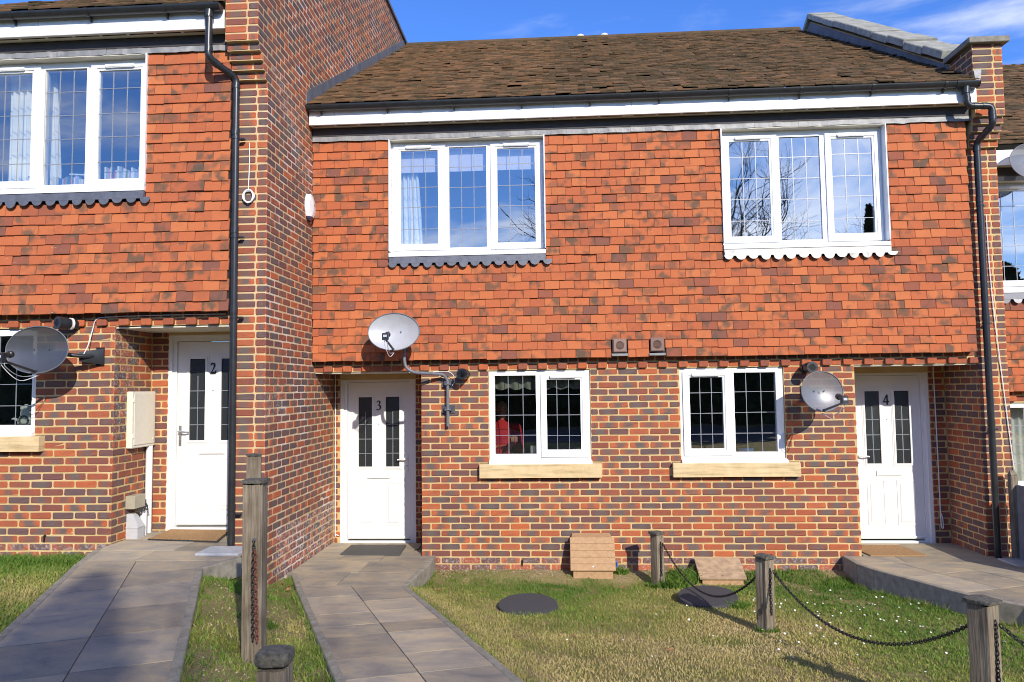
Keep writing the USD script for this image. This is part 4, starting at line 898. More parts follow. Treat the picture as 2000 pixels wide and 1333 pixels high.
# ------------------------------------------------------------------ paths of flagstones
def path_thing(name, poly, zf, cells, kerbs, label, base):
    T = thing(name, base, label, 'path', kind='structure')
    def sheet(p, dz, depth):
        v, f = extrude(p, depth); v = v.copy(); v[:, 2] += zf(v[:, 1]) + dz; return v, f
    bed = []
    for c in cells:
        q = c.intersection(poly)
        for g in getattr(q, 'geoms', [q]):
            if g.geom_type == 'Polygon' and g.area > .002: bed.append(sheet(g, -.07, .063))
        for g in getattr(q, 'geoms', [q]):
            g = g.buffer(-.0030, join_style=2)
            if g.is_empty or g.geom_type != 'Polygon' or g.area < .004: continue
            dz = RNG.normal(0, .0008)
            top = g.buffer(-.0008, join_style=2)
            if top.is_empty or top.geom_type != 'Polygon': continue
            a = sheet(g, dz - .05, .046); b = sheet(top, dz - .02, .020)
            obj('flagstone', cat(a, b), M['slab'], T, attrs=dict(tone=RNG.random(), seed=RNG.random(), core=0.5))
    obj('bedding', cat(*bed), M['joint'], T)
    for line, side, drop in kerbs:
        P = np.array(line, float); i = 0
        seg = []
        for a, b in zip(P[:-1], P[1:]):
            Ln = np.linalg.norm(b - a); k = max(1, int(round(Ln / .90)))
            for j in range(k): seg.append((a + (b - a) * j / k, a + (b - a) * (j + 1) / k))
        for a, b in seg:
            d = (b - a) / np.linalg.norm(b - a); n = np.array([-d[1], d[0]]) * side
            a2, b2 = a + d * .002, b - d * .002
            pts = []
            for p in (a2, b2):
                z = float(zf(p[1])) + .004
                for off, zz in ((-.012, z - .006), (-.008, z), (.040, z), (.046, z - .008), (.046, z - drop), (-.012, z - drop)):
                    q = p + n * off; pts.append([q[0], q[1], zz + RNG.normal(0, .0008)])
            obj('edging_stone', hull(pts), M['kerb'], T)
    return T
def strip_cells(o, pd, pn, rows, cols_of, width):
    """cells of a path strip: o start, rows lengths along pd, split across by cols_of(i)"""
    out, s = [], 0.0
    for i, L in enumerate(rows):
        cuts = cols_of(i)
        for a, b in zip(cuts[:-1], cuts[1:]):
            pts = [o + pd * s + pn * a, o + pd * s + pn * b, o + pd * (s + L) + pn * b, o + pd * (s + L) + pn * a]
            out.append(Polygon([tuple(p) for p in pts]))
        s += L
    return out
def unit(v): v = np.array(v, float); return v / np.linalg.norm(v)
pd3 = unit((-.25 + 1.517, -4.32 + 1.307)); pn3 = np.array([-pd3[1], pd3[0]])
land = [sbox(a, -.34 - 0 * 1, b, .70) for a, b in ((-2.9, -2.42), (-2.42, -1.98), (-1.98, -1.3))]
land = [sbox(-2.9, .18, -2.1, .72), sbox(-2.1, .18, -1.3, .72), sbox(-2.9, -.27, -2.45, .18), sbox(-2.45, -.27, -1.98, .18), sbox(-1.98, -.27, -1.3, .18),
        sbox(-2.9, -.78, -2.08, -.27), sbox(-2.08, -.78, -1.2, -.27), sbox(-3.0, -1.30, -2.16, -.78), sbox(-2.16, -1.30, -1.2, -.78)]
below = Polygon([(-4, -1.30), (0, -1.30), (3, -8), (-3, -8)])
c3 = [c.intersection(below) for c in strip_cells(np.array([-1.517, -1.307]) - pd3 * 1.40, pd3, -pn3, [1.70, .33, .44, .44, .33, .60, .44, .60, .44, .60, .60, .60, .6, .6, .6], lambda i: [-.05, .455, 1.02], 1)]
path_thing('garden_path', P3, path3_z, land + c3,
           [([(-1.45, -.03), (-1.45, -.44), (-1.517, -1.307), (-.25, -4.32), (1.1, -7.5)], 1, .16), ([(-2.80, -.80), (-2.706, -.87), (-1.19, -4.35), (.13, -7.5)], -1, .14)],
           'paved path of mottled flagstones leading to the door of number 3', (-2.0, -1.0, 0))
pd2 = unit((-1.97 + 3.0, -4.74 + 2.38)); pn2 = np.array([-pd2[1], pd2[0]])
land2 = [sbox(-4.4, -1.30, -3.75, -.7), sbox(-3.75, -1.30, -3.1, -.7), sbox(-4.4, -1.72, -3.55, -1.30), sbox(-3.55, -1.72, -2.7, -1.30), sbox(-4.4, -2.12, -3.70, -1.72), sbox(-3.70, -2.12, -2.7, -1.72)]
c2 = [c.intersection(Polygon([(-6, -2.12), (0, -2.12), (2, -8), (-5, -8)])) for c in strip_cells(np.array([-3.0, -2.38]) - pd2 * 1.75, pd2, -pn2, [1.75, .44, .60, .60, .60, .60, .6, .6, .6, .6, .6], lambda i: [-.3, .51, 1.5], 1)]
path_thing('garden_path', P2, path2_z, land2 + c2,
           [([(-4.31, -1.60), (-4.07, -2.30), (-3.30, -4.20), (-1.80, -7.5)], -1, .12), ([(-2.83, -1.98), (-3.0, -2.38), (-1.97, -4.74), (-.75, -7.5)], 1, .16)],
           'paved path with raised edging running up to the door of number 2 at the left', (-3.5, -2.5, .4))
pd4 = unit((3.54 - 3.14, -1.655 + .664)); pn4 = np.array([-pd4[1], pd4[0]])
land4 = [sbox(3.0, .22, 3.95, .7), sbox(3.95, .22, 4.7, .7), sbox(3.0, -.30, 3.62, .22), sbox(3.62, -.30, 4.25, .22), sbox(4.25, -.30, 5.0, .22)]
c4 = [c.intersection(Polygon([(2.5, -.30), (5.6, -.30), (8, -8), (2.5, -8)])) for c in strip_cells(np.array([3.06, -.42]) - pd4 * 1.5, pd4, pn4, [1.50, .62, .62, .62, .62, .62, .6, .6], lambda i: [-.1, .44, .88, 1.32, 2.6], 1)]
path_thing('garden_path', P4, path4_z, land4 + c4,
           [([(3.077, -.02), (3.077, -.405), (3.14, -.664), (3.54, -1.655), (3.80, -2.0), (4.28, -3.35)], 1, .30)],
           'paved ramp with a raised dark edge leading to the door of number 4 at the right', (4.0, -1.0, 0))

# ------------------------------------------------------------------ door mats, drain slabs
mm = thing('door_mat', (-2.2, .25, .03), 'dark ribbed mat lying before the door of number 3', 'door mat')
obj('mat_surface', hull([[x, y, z] for (x, y) in ((-2.50, -.005), (-1.81, -.045), (-1.845, .49), (-2.51, .485)) for z in (.021, .036)]), M['dark_mat'], mm)
mm = thing('door_mat', (-3.75, -1.0, .45), 'tan coir mat with dark edge before the door of number 2', 'door mat')
q = [(-4.06, -1.26), (-3.30, -1.37), (-3.42, -.80), (-4.10, -.76)]
obj('mat_edge', hull([[x, y, z] for x, y in q for z in (.441, .452)]), M['black_matt'], mm)
qc = np.mean(q, 0)
obj('mat_surface', hull([[qc[0] + (x - qc[0]) * .955, qc[1] + (y - qc[1]) * .93, z] for x, y in q for z in (.4525, .460)]), M['coir'], mm)
mm = thing('door_mat', (3.66, .2, .03), 'plain tan coir mat before the door of number 4', 'door mat')
obj('mat_surface', hull([[x, y, z] for x, y in ((3.36, -.03), (3.955, -.03), (3.90, .49), (3.31, .49)) for z in (.021, .034)]), M['coir'], mm)
obj('drain_slab', cat(rbox(-3.26, -2.86, -1.92, -1.60, .30, .458, .01)), M['metal_slab'], None, label='pale slab in dark surround under the drainpipe of number 2', cat='drain cover')
obj('drain_slab', cat(rbox(4.62, 5.05, -.50, -.14, -.1, .030, .01)), M['metal_slab'], None, label='pale slab at the foot of the drainpipe of number 4', cat='drain cover')

# ------------------------------------------------------------------ satellite dishes
def dish(c, w, h, label, dark, mast, lnb_dir=(0, -1, 0), face=(0, -1, .10), name='satellite_dish', mat_=None):
    c = np.array(c, float)
    T = thing(name, c, label, 'satellite dish')
    n = unit(face); u = unit(np.cross(n, Z_) * -1.0); u = unit(np.cross(Z_, -n)); v = np.cross(-n, u); v = unit(np.cross(u, n)) if v[2] < 0 else v
    if v[2] < 0: v = -v
    K, S = 9, 44
    pts, f = [], []
    def shell(off):
        base = len(pts)
        pts.append(c - n * (.075 + off))
        for i in range(1, K + 1):
            r = i / K
            for j in range(S):
                a = 2 * math.pi * j / S
                pts.append(c + u * (w / 2 * r * math.cos(a)) + v * (h / 2 * r * math.sin(a)) - n * (.075 * (1 - r * r) + off))
        for j in range(S): f.append([base, base + 1 + j, base + 1 + (j + 1) % S])
        for i in range(K - 1):
            for j in range(S):
                q = (j + 1) % S; b = base + 1 + i * S
                f.extend([[b + j, b + S + j, b + S + q], [b + j, b + S + q, b + q]])
    shell(0)
    obj('reflector', (np.array(pts), np.array(f)), mat_ or M['dish_dark' if dark else 'dish'], T, smooth=True)
    rim = [c + u * (w / 2 * math.cos(a)) + v * (h / 2 * math.sin(a)) for a in np.linspace(0, 2 * math.pi, 49)]
    obj('rim', tube(rim, .0055, 6, caps=False), M['mid_grey'], T, smooth=True)
    for a, b in ((-.12, .12 * .4), (.12, .12 * .4), (-.10, -.62), (.10, -.62)):
        q = c + u * (a * w) + v * (b * h / 2) - n * .058
        obj('bolt', tube([q, q + n * .008], .007, 8), M['dark_grey'], T)
    b0 = c - v * (h / 2 * .93) - n * .02
    tip = c + np.array(lnb_dir) * .36 - v * (h * .16)
    arm = obj('feed_arm', tube([b0 - n * .05, b0 + n * .03, tip - v * .045], [.014, .013, .011], 8), M['dark_grey'] if not dark else M['black'], T)
    ax = unit(c - tip)
    obj('receiver_head', cat(tube([tip - ax * .01, tip + ax * .055, tip + ax * .062, tip + ax * .09], [.024, .024, .032, .030], 14), hull([tip - ax * .045 + u * a + v * b + ax * d for a in (-.032, .032) for b in (-.045, .028) for d in (0, .045)])), M['black'], T)
    obj('receiver_label', hull([tip - ax * .0462 + u * a + v * b + ax * d for a in (-.02, .02) for b in (-.012, .012) for d in (0, -.001)]), M['dish_pale'], T)
    for k in (-1, 1):
        cb = curve([tip - v * .05 + u * .012 * k, tip - v * .10 + u * .014 * k + n * -.02, (tip + b0) / 2 - v * (.13 + .02 * k), b0 - v * .03 - n * .03], 6)
        obj('cable', tube(cb, .0035, 6), M['white_pvc'] if k > 0 else M['dish_pale'], T)
    obj('bracket', cat(hull([c - n * d + u * a + v * b for d in (.078, .13) for a in (-.06, .06) for b in (-.10, .05)]), *mast), M['dark_grey'] if not dark else M['black'], T, smooth=30)
    return T
# number 3: a pale dish on a cranked pole
bend = curve([(-1.70, -.30, 2.42), (-1.697, -.30, 2.24), (-1.675, -.30, 2.14), (-1.60, -.28, 2.085), (-1.50, -.22, 2.073), (-1.38, -.13, 2.066), (-1.305, -.085, 2.055), (-1.262, -.062, 2.01), (-1.25, -.058, 1.95), (-1.25, -.058, 1.75), (-1.25, -.058, 1.47)], 5)
dd = dish((-1.779, -.46, 2.523), .568, .415, 'pale grey oval satellite dish on a cranked pole over the door of number 3', False, [], mat_=M['dish_pale'], face=(.0, -1, .12))
obj('mast', tube(bend, .0185, 12), M['mid_grey'], dd, smooth=50)
for zz in (1.955, 1.665):
    br = obj('wall_clamp', cat(rbox(-1.325, -1.175, -.010, -.001, zz - .05, zz + .05, .003), rbox(-1.29, -1.21, -.060, -.010, zz - .026, zz + .026, .003)), M['dark_grey'], dd)
    for a in (-1.312, -1.188):
        for b in (-.037, .037): obj('bolt', tube([(a, -.010, zz + b), (a, -.017, zz + b)], .006, 8), M['steel'], br)
    obj('u_bolt', tube([(-1.29, -.075, zz - .01), (-1.272, -.086, zz - .01), (-1.228, -.086, zz - .01), (-1.21, -.075, zz - .01)], .005, 6), M['steel'], br)
obj('loop_cable', tube(curve([(-1.40, -.15, 2.085), (-1.25, -.09, 2.09), (-1.185, -.07, 2.05), (-1.17, -.05, 1.98), (-1.20, -.04, 1.93)], 6), .0035, 6), M['white_pvc'], dd)
# number 4: round grey mesh dish by the door
dish((2.782, -.42, 1.818), .475, .425, 'round grey mesh dish between the kitchen window and the door of number 4', False, [tube([(2.76, -.35, 1.80), (2.74, -.20, 1.79), (2.74, -.005, 1.79)], [.02, .02, .02], 10), B(2.69, 2.79, -.014, -.001, 1.70, 1.88)], face=(.22, -1, .10), lnb_dir=(.20, -.98, 0))
# number 2: dark dish at the left
dish((-4.838, -1.83, 2.305), .66, .44, 'dark grey oval satellite dish by the kitchen window of number 2', True, [tube([(-4.78, -1.74, 2.28), (-4.55, -1.62, 2.25), (-4.46, -1.46, 2.25)], [.02, .02, .02], 10), B(-4.50, -4.42, -1.464, -1.451, 2.16, 2.34), hull([[-4.58, -1.60, 2.20], [-4.58, -1.60, 2.29], [-4.42, -1.466, 2.17], [-4.42, -1.466, 2.33], [-4.44, -1.50, 2.25]])], face=(-.10, -1, .05), lnb_dir=(-.12, -.99, 0))
obj('dish_cable', tube(curve([(-4.535, -1.60, 2.27), (-4.545, -1.52, 2.36), (-4.535, -1.47, 2.52), (-4.50, -1.475, 2.61), (-4.40, -1.47, 2.635), (-3.9, -1.47, 2.645), (-3.20, -1.475, 2.645)], 6), .0045, 6), M['white_pvc'], None, label='white cable rising from the dark dish and running under the tiles of number 2', cat='cable')
# number 5: grey dish high at the right edge
dish((5.62, .46, 4.47), .60, .45, 'grey dish under the eaves at the right edge of the photo', True, [tube([(5.62, .55, 4.44), (5.62, .82, 4.44)], .02, 10)], face=(.1, -1, .1), mat_=M['dish'])

# ------------------------------------------------------------------ boiler flues, vents, alarm
def flue(c, d, L, label, r=.062):
    c, d = np.array(c, float), unit(d)
    T = thing('boiler_flue', c, label, 'flue pipe')
    obj('flue_pipe', tube([c, c + d * L * .55], r * .80, 20), M['black'], T, smooth=40)
    obj('flue_collar', tube([c + d * L * .30, c + d * (L * .30 + .02)], r * .95, 20), M['white_pvc'] if 'number 2' in label else M['black'], T, smooth=40)
    a = unit(np.cross(d, Z_)); b = np.cross(a, d)
    ring = [c + d * L * .55, c + d * L * .56, c + d * L, c + d * L, c + d * (L - .035)]
    obj('flue_terminal', tube(ring, [r * .8, r, r, r * .62, r * .60], 20, caps=False), M['black'], T, smooth=40)
    for k in range(3):
        q = c + d * (L - .03); an = k * math.pi / 3
        e = (a * math.cos(an) + b * math.sin(an)) * r * .6
        obj('flue_vane', tube([q - e, q + e], .004, 6), M['black_matt'], T)
    obj('flue_mouth', tube([c + d * (L - .04), c + d * (L - .036)], r * .61, 20), M['vent_dark'], T)
flue((-1.045, 0, 2.055), (-.12, -1, .02), .20, 'black round boiler flue above the conduit right of the door of number 3')
flue((2.735, 0, 2.065), (.10, -1, .06), .22, 'black round boiler flue above the round dish of number 4')
flue((-4.70, -1.45, 2.57), (-.50, -1, .02), .20, 'black round boiler flue above the dark dish of number 2')
def wall_vent(x0, x1, z0, z1, label, yaw):
    cx, cz, y = (x0 + x1) / 2, (z0 + z1) / 2, -.12
    T = thing('wall_vent', (cx, y, cz), label, 'vent')
    hw, hh = .078, .078
    R = lambda m: rot(m, yaw, [0, 0, 1], [cx, y, cz])
    obj('vent_box', R(rbox(cx - hw, cx + hw, y - .012, y + .06, cz - hh + .018, cz + hh + .018, .006)), M['brown_vent'], T)
    fr = xz(sbox(cx - hw + .01, cz - hh + .028, cx + hw - .01, cz + hh + .008).difference(trimesh_circle(cx, cz + .018, .047)), y - .022, y - .0125)
    obj('vent_face', R(fr), M['brown_vent'], T)
    obj('vent_hole', R(disc((cx, y - .0130, cz + .018), -Y_, 0, .047, .001, 24)), M['vent_dark'], T)
    for k in range(-3, 4):
        zz = cz + .018 + k * .0125; half = math.sqrt(max(.047 ** 2 - (k * .0125) ** 2, 1e-6))
        obj('vent_louvre', R(hull([[cx + s * half, yy, zz + dz] for s in (-1, 1) for yy, dz in ((y - .021, -.004), (y - .0145, .0005), (y - .021, -.002), (y - .0145, .0025))])), M['brown_vent'], T)
    obj('vent_flashing', cat(rbox(x0 - .002, x1 + .002, y - .016, y + .05, z0 - .002, z0 + .026, .003)), M['lead'], T)
def trimesh_circle(cx, cz, r, n=28):
    return Polygon([(cx + r * math.cos(a), cz + r * math.sin(a)) for a in np.linspace(0, 2 * math.pi, n, endpoint=False)])
wall_vent(.605, .785, 2.236, 2.43, 'left of two brown square louvred vents in the bottom rows of wall tiles', .10)
wall_vent(1.022, 1.198, 2.236, 2.44, 'right of two brown square louvred vents in the bottom rows of wall tiles', -.06)
AL = thing('alarm_box', (-2.76, -.28, 3.98), 'white angular burglar alarm box with navy base on the tall brick side wall', 'alarm box')
def alarm_ring(z, s): return [(-2.81, -.37 + .0, z), (-2.81, -.12, z), (-2.81 + .055 * s, -.15, z), (-2.81 + .065 * s, -.245, z), (-2.81 + .05 * s, -.345, z)]
obj('alarm_cover', hull([p for z, s, sh in ((4.115, .75, .05), (4.02, 1.0, 0), (3.93, 1.0, .01), (3.865, .9, .045)) for p in [(x, y + (sh if y < -.25 else -sh), z) for x, y, _ in alarm_ring(z, s)]]), M['alarm'], AL)
obj('alarm_base', hull([p for z, s, sh in ((3.864, .86, .047), (3.815, .6, .085)) for p in [(x, y + (sh if y < -.25 else -sh), z) for x, y, _ in alarm_ring(z, s)]]), M['navy'], AL)
tv, tf = cat(meshkit.text_mesh('ADT'[0:0] or 'Sure', .032, .001))
tv = np.stack([np.full(len(tv), 0.0), tv[:, 0] * .8, tv[:, 1] + tv[:, 0] * -.05], 1)
obj('alarm_lettering', (tv + np.array([-2.7435, -.243, 4.00]), tf), M['purple'], AL)
CO = thing('cable_coil', (-3.00, -1.46, 3.83), 'white cable coiled and hanging from a thin wire on the tall brick pier', 'cable')
loop = [(-2.985 + (.050 + .008 * math.sin(i * .071)) * math.cos(i * .25), -1.475 - .008 * math.sin(i * .11), 3.795 + (.060 + .008 * math.cos(i * .093)) * math.sin(i * .25)) for i in range(126)]
obj('coil', tube(loop, .0045, 6), M['white_pvc'], CO)
obj('hanging_wire', tube(curve([(-2.985, -1.465, 4.33), (-2.982, -1.468, 4.1), (-2.99, -1.47, 3.86)], 6), .004, 6), M['white_pvc'], CO)
obj('wall_cable', tube(curve([(4.77, -.012, 3.75), (4.775, -.012, 3.2), (4.80, -.012, 2.6), (4.85, -.012, 1.9), (4.90, -.012, 1.2), (4.92, -.012, .95)], 8), .005, 6), M['white_pvc'], None, label='thin white cable slanting down the end pier right of the crooked drainpipe', cat='cable')
obj('wall_cable', tube(curve([(-2.775, .70, 2.08), (-2.775, .70, 1.0), (-2.775, .70, .17), (-2.765, .705, .115), (-2.73, .71, .10)], 6), .006, 6), M['white_pvc'], None, label='white cable down the corner left of the door of number 3', cat='cable')
obj('wall_cable', tube(curve([(4.47, .70, 2.08), (4.475, .70, 1.0), (4.475, .70, .30), (4.485, .70, .19), (4.50, .70, .20), (4.495, .70, .30), (4.48, .70, .36)], 6), .006, 6), M['white_pvc'], None, label='white cable with looped end hanging right of the door of number 4', cat='cable')
obj('loose_cable', tube(curve([(-1.63, .55, .10), (-1.60, .45, .05), (-1.66, .35, .04), (-1.60, .25, .06), (-1.58, .38, .13), (-1.62, .48, .12), (-1.65, .30, .035), (-1.69, .22, .03)], 6), .006, 6), M['black_matt'], None, label='black cable tangled on the paving in the corner right of the door of number 3', cat='cable')

# ------------------------------------------------------------------ meter box and service pipes of number 2
MB_ = thing('meter_box', (-4.24, -1.0, 1.60), 'cream electricity meter box on the side wall of the porch of number 2', 'meter box')
obj('box_body', rbox(-4.322, -4.258, -1.235, -.80, 1.335, 1.905, .008), M['cream'], MB_)
obj('box_door', rbox(-4.2575, -4.251, -1.205, -.825, 1.365, 1.885, .004), M['cream'], MB_)
for z in (1.44, 1.80): obj('hinge', tube([(-4.256, -1.218, z), (-4.256, -1.218, z + .035)], .008, 8), M['cream'], MB_)
obj('lock', disc((-4.247, -.855, 1.41), X_, 0, .012, .006, 12), M['cream'], MB_)
obj('service_pipe', tube([(-4.282, -.865, 1.337), (-4.282, -.865, .42)], .034, 16), M['white_pvc'], None, smooth=50, label='white pipe running from the cream meter box down to the path of number 2', cat='pipe')
obj('service_pipe', tube([(-4.255, -1.005, .72), (-4.255, -1.005, .42)], .034, 16), M['white_pvc'], None, smooth=50, label='short open white pipe stub behind the grey conduit of number 2', cat='pipe')
GC = thing('grey_conduit', (-4.24, -1.15, .44), 'light grey hockey-stick conduit at the foot of the porch wall of number 2', 'pipe')
obj('conduit_body', hull([(x, y, z) for x, y, z in [(-4.32, -1.20, .42), (-4.32, -1.07, .42), (-4.20, -1.20, .42), (-4.20, -1.07, .42), (-4.32, -1.20, .56), (-4.32, -1.07, .56), (-4.20, -1.20, .56), (-4.20, -1.07, .56), (-4.32, -1.19, .685), (-4.32, -1.12, .685), (-4.25, -1.19, .685), (-4.25, -1.13, .685)]]), M['grey_pvc'], GC)
obj('conduit_ring', rbox(-4.325, -4.196, -1.204, -1.066, .545, .556, .002), M['grey_pvc'], GC)
JB = thing('junction_box', (-4.26, -1.1, .78), 'small drab junction box with black cables above the grey conduit of number 2', 'box')
obj('box_body', rbox(-4.322, -4.225, -1.22, -1.02, .735, .865, .005), M['drab'], JB)
for k in range(4):
    a = -1.19 + k * .05
    obj('cable', tube(curve([(-4.25, a, .74), (-4.23 + .01 * k, a + .02, .70), (-4.22, a + .05, .715), (-4.24, -1.02 + .02 * k, .74), (-4.24, -.985, .80 - .02 * k)], 5), .006, 6), M['black_matt'], JB)
obj('small_box', rbox(-1.650, -1.596, .60, .66, .9, 1.35, .004), M['drab'], None, label='narrow pale box on the porch wall right of the door of number 3', cat='box')

# ------------------------------------------------------------------ lawn furniture
def tap_cover(x0, x1, yf, zf, yb, zb, n, mat_, label, foot):
    """box with a sloping slatted lid: front edge (yf, zf), back edge (yb, zb)"""
    T = thing('outlet_cover', ((x0 + x1) / 2, yb, foot), label, 'utility cover')
    x0b, x1b = x0 + .012, x1 - .025
    body = Polygon([(yf + .02, foot - .1), (-.004, foot - .1), (-.004, zb - .012), (yb, zb - .012), (yf + .02, zf - .004)])
    obj('cover_body', yz(body, x0 + .03, x1 - .03), M['tan_wood'], T)
    d = np.array([0, yb - yf, zb - zf]); nn = unit(np.cross(X_, d)); nn = nn if nn[2] > 0 else -nn
    for i in range(n):
        s0, s1 = (i + .012) / n, (i + 1 - .012) / n
        p0, p1 = np.array([0, yf, zf]) + d * s0, np.array([0, yf, zf]) + d * s1
        obj('lid_slat', hull([p + X_ * x + nn * t for p in (p0, p1) for x in (x0, x1) for t in (-.006, .010)] + [p + X_ * x + nn * .012 for p in (p0 + d * .01, p1 - d * .01) for x in (x0 + .004, x1 - .004)]), mat_, T)
    p = np.array([0, yf, zf]) + d * .12
    obj('screw', tube([p + X_ * ((x0 + x1) / 2), p + X_ * ((x0 + x1) / 2) + nn * .016], .009, 8), M['steel'], T)
    obj('side_cable', tube(curve([(x1 - .02, -.03, foot + .13), (x1 + .02, -.03, foot + .15), (x1 + .035, -.02, foot + .12), (x1 + .02, -.02, foot + .05)], 5), .008, 6), M['blue'], T)
    return T
TB = tap_cover(.105, .590, -.275, -.085, -.105, .238, 5, M['tan_wood'], 'tall tan box cover with steep slatted lid against the wall of number 3', -.19)
obj('lid_top', hull([[x, y, z] for x, y, z in ((.125, -.100, .241), (.565, -.100, .241), (.13, -.006, .268), (.55, -.006, .268), (.125, -.100, .228), (.565, -.100, .228), (.13, -.006, .254), (.55, -.006, .254))]), M['tan_wood'], TB)
tap_cover(1.46, 1.945, -.39, -.140, -.05, .004, 4, M['tan_grey'], 'low weathered tan box cover with flat slatted lid behind the middle chain', -.21)

def manhole(c, r, tilt, label):
    c = np.array(c, float)
    T = thing('manhole_cover', c, label, 'manhole cover')
    a = np.linspace(0, 2 * math.pi, 49)[:-1]
    rings = [(r, -.06), (r, .0), (r * .985, .016), (r * .93, .020), (r * .90, .017), (r * .88, .0205), (r * .5, .0225)]
    pts = [c + np.array([q * math.cos(t), q * math.sin(t), z + tilt[0] * q * math.cos(t) + tilt[1] * q * math.sin(t)]) for q, z in rings for t in a]
    n = len(a); f = []
    for i in range(len(rings) - 1):
        for j in range(n):
            k = (j + 1) % n; f += [[i * n + j, i * n + k, (i + 1) * n + k], [i * n + j, (i + 1) * n + k, (i + 1) * n + j]]
    pts.append(c + np.array([0, 0, .023])); f += [[(len(rings) - 1) * n + j, (len(rings) - 1) * n + (j + 1) % n, len(pts) - 1] for j in range(n)]
    obj('cover_disc', (np.array(pts), np.array(f)), M['cover'], T, smooth=40)
mz = float(lawn_z(-.31, -1.46))
manhole((-.31, -1.46, mz + .024), .276, (0, .09), 'round black speckled cover in the lawn in front of number 3')
mz = float(lawn_z(1.385, -1.18))
manhole((1.385, -1.18, mz + .045), .278, (.03, .08), 'round black speckled cover crossed by a post shadow in the lawn of number 4')

def post(x, y, ztop, w, yaw, label, cap, group=None, cat_='post', lean=(0, 0), foot=None, wood=None):
    g = float(lawn_z(x, y)) - .06 if foot is None else foot
    T = thing('fence_post', (x, y, g + .06), label, cat_, group)
    h = w / 2
    def ring(z, s=1.0, n=10):
        out = []
        for (a, b) in ((-1, -1), (1, -1), (1, 1), (-1, 1)):
            for t in range(n):
                pass
        return out
    # square shaft with weathered, slightly checked faces
    prof = []
    for k in range(4):
        a0 = np.array([[-1, -1], [1, -1], [1, 1], [-1, 1]][k], float); a1 = np.array([[-1, -1], [1, -1], [1, 1], [-1, 1]][(k + 1) % 4], float)
        for t in np.linspace(.04, .96, 7): prof.append(a0 * (1 - t) + a1 * t)
    prof = np.array(prof); n = len(prof); zs = np.linspace(g, ztop, 9); V = []
    groove = RNG.normal(0, .012, n); groove[RNG.integers(0, n, 3)] -= .05
    for z in zs:
        s = h * (1 + groove + RNG.normal(0, .006, n))
        V.append(np.stack([prof[:, 0] * s + lean[0] * (z - g), prof[:, 1] * s + lean[1] * (z - g), np.full(n, z) + (RNG.normal(0, .003, n) if z == zs[-1] else 0)], 1))
    V = np.vstack(V); f = []
    for i in range(len(zs) - 1):
        for j in range(n):
            k = (j + 1) % n; f += [[i * n + j, i * n + k, (i + 1) * n + k], [i * n + j, (i + 1) * n + k, (i + 1) * n + j]]
    V = np.vstack([V, [[lean[0] * (ztop - g), lean[1] * (ztop - g), ztop]]]); f += [[(len(zs) - 1) * n + j, (len(zs) - 1) * n + (j + 1) % n, len(V) - 1] for j in range(n)]
    ca, sa = math.cos(yaw), math.sin(yaw); Rm = np.array([[ca, -sa, 0], [sa, ca, 0], [0, 0, 1]])
    obj('shaft', (V @ Rm.T + [x, y, 0], np.array(f)), wood or M['wood'], T)
    if cap:
        ov, th = cap
        q = h + ov
        pts = [[sx * q * (1 + RNG.normal(0, .03)), sy * q * (1 + RNG.normal(0, .03)), z + RNG.normal(0, .003)] for sx in (-1, -.4, .4, 1) for sy in (-1, -.4, .4, 1) for z in (0.003, th)]
        pts += [[0, 0, th + .010]]
        obj('cap', np_hull(np.array(pts) @ Rm.T + [x + lean[0] * (ztop - g), y + lean[1] * (ztop - g), ztop]), M['moss_wood'], T)
    return T
def np_hull(p):
    return hull(p)
GP = 'low chain posts on the boundary between number 3 and number 4'
POSTS = [(1.012, -.455, .345, 'low wooden chain post nearest the wall, between the two box covers'), (1.650, -2.20, .490, 'low wooden chain post in the middle of the right lawn'), (2.17, -4.40, .755, 'low wooden chain post nearest the viewer at the right edge of the lawn')]
for i, (x, y, zt, lab) in enumerate(POSTS):
    post(x, y, zt, (.100, .104, .108)[i], .62, lab, (.012, .020), GP, lean=((.0, 0), (.012, .004), (.0, 0))[i])
post(-1.845, -4.0, 1.335, .118, .10, 'tall grey wooden fence post with hanging chain, left of the path of number 3', (.010, .022), None)
post(-1.905, -3.88, 1.49, .085, .35, 'taller notched wooden post standing just behind the tall chain post', (.004, .008), None)
post(-.985, -5.90, .953, .098, .05, 'mossy topped post in the foreground at the bottom edge', None, None)
mp = thing('moss_cap', (-.985, -5.9, .96), 'thick mossy rounded cap on the foreground post at the bottom edge', 'post cap')
cv = trimesh.creation.icosphere(4, 1.0); pv = np.array(cv.vertices)
pv = np.sign(pv) * np.abs(pv) ** .45 * np.array([.058, .057, .026]); pv *= (1 + .12 * (meshkit.fbm(pv * 60, 3, 3)[:, None] - .5))
obj('moss', (pv + [-.985, -5.9, .985], np.array(cv.faces)), M['moss_wood'], mp)

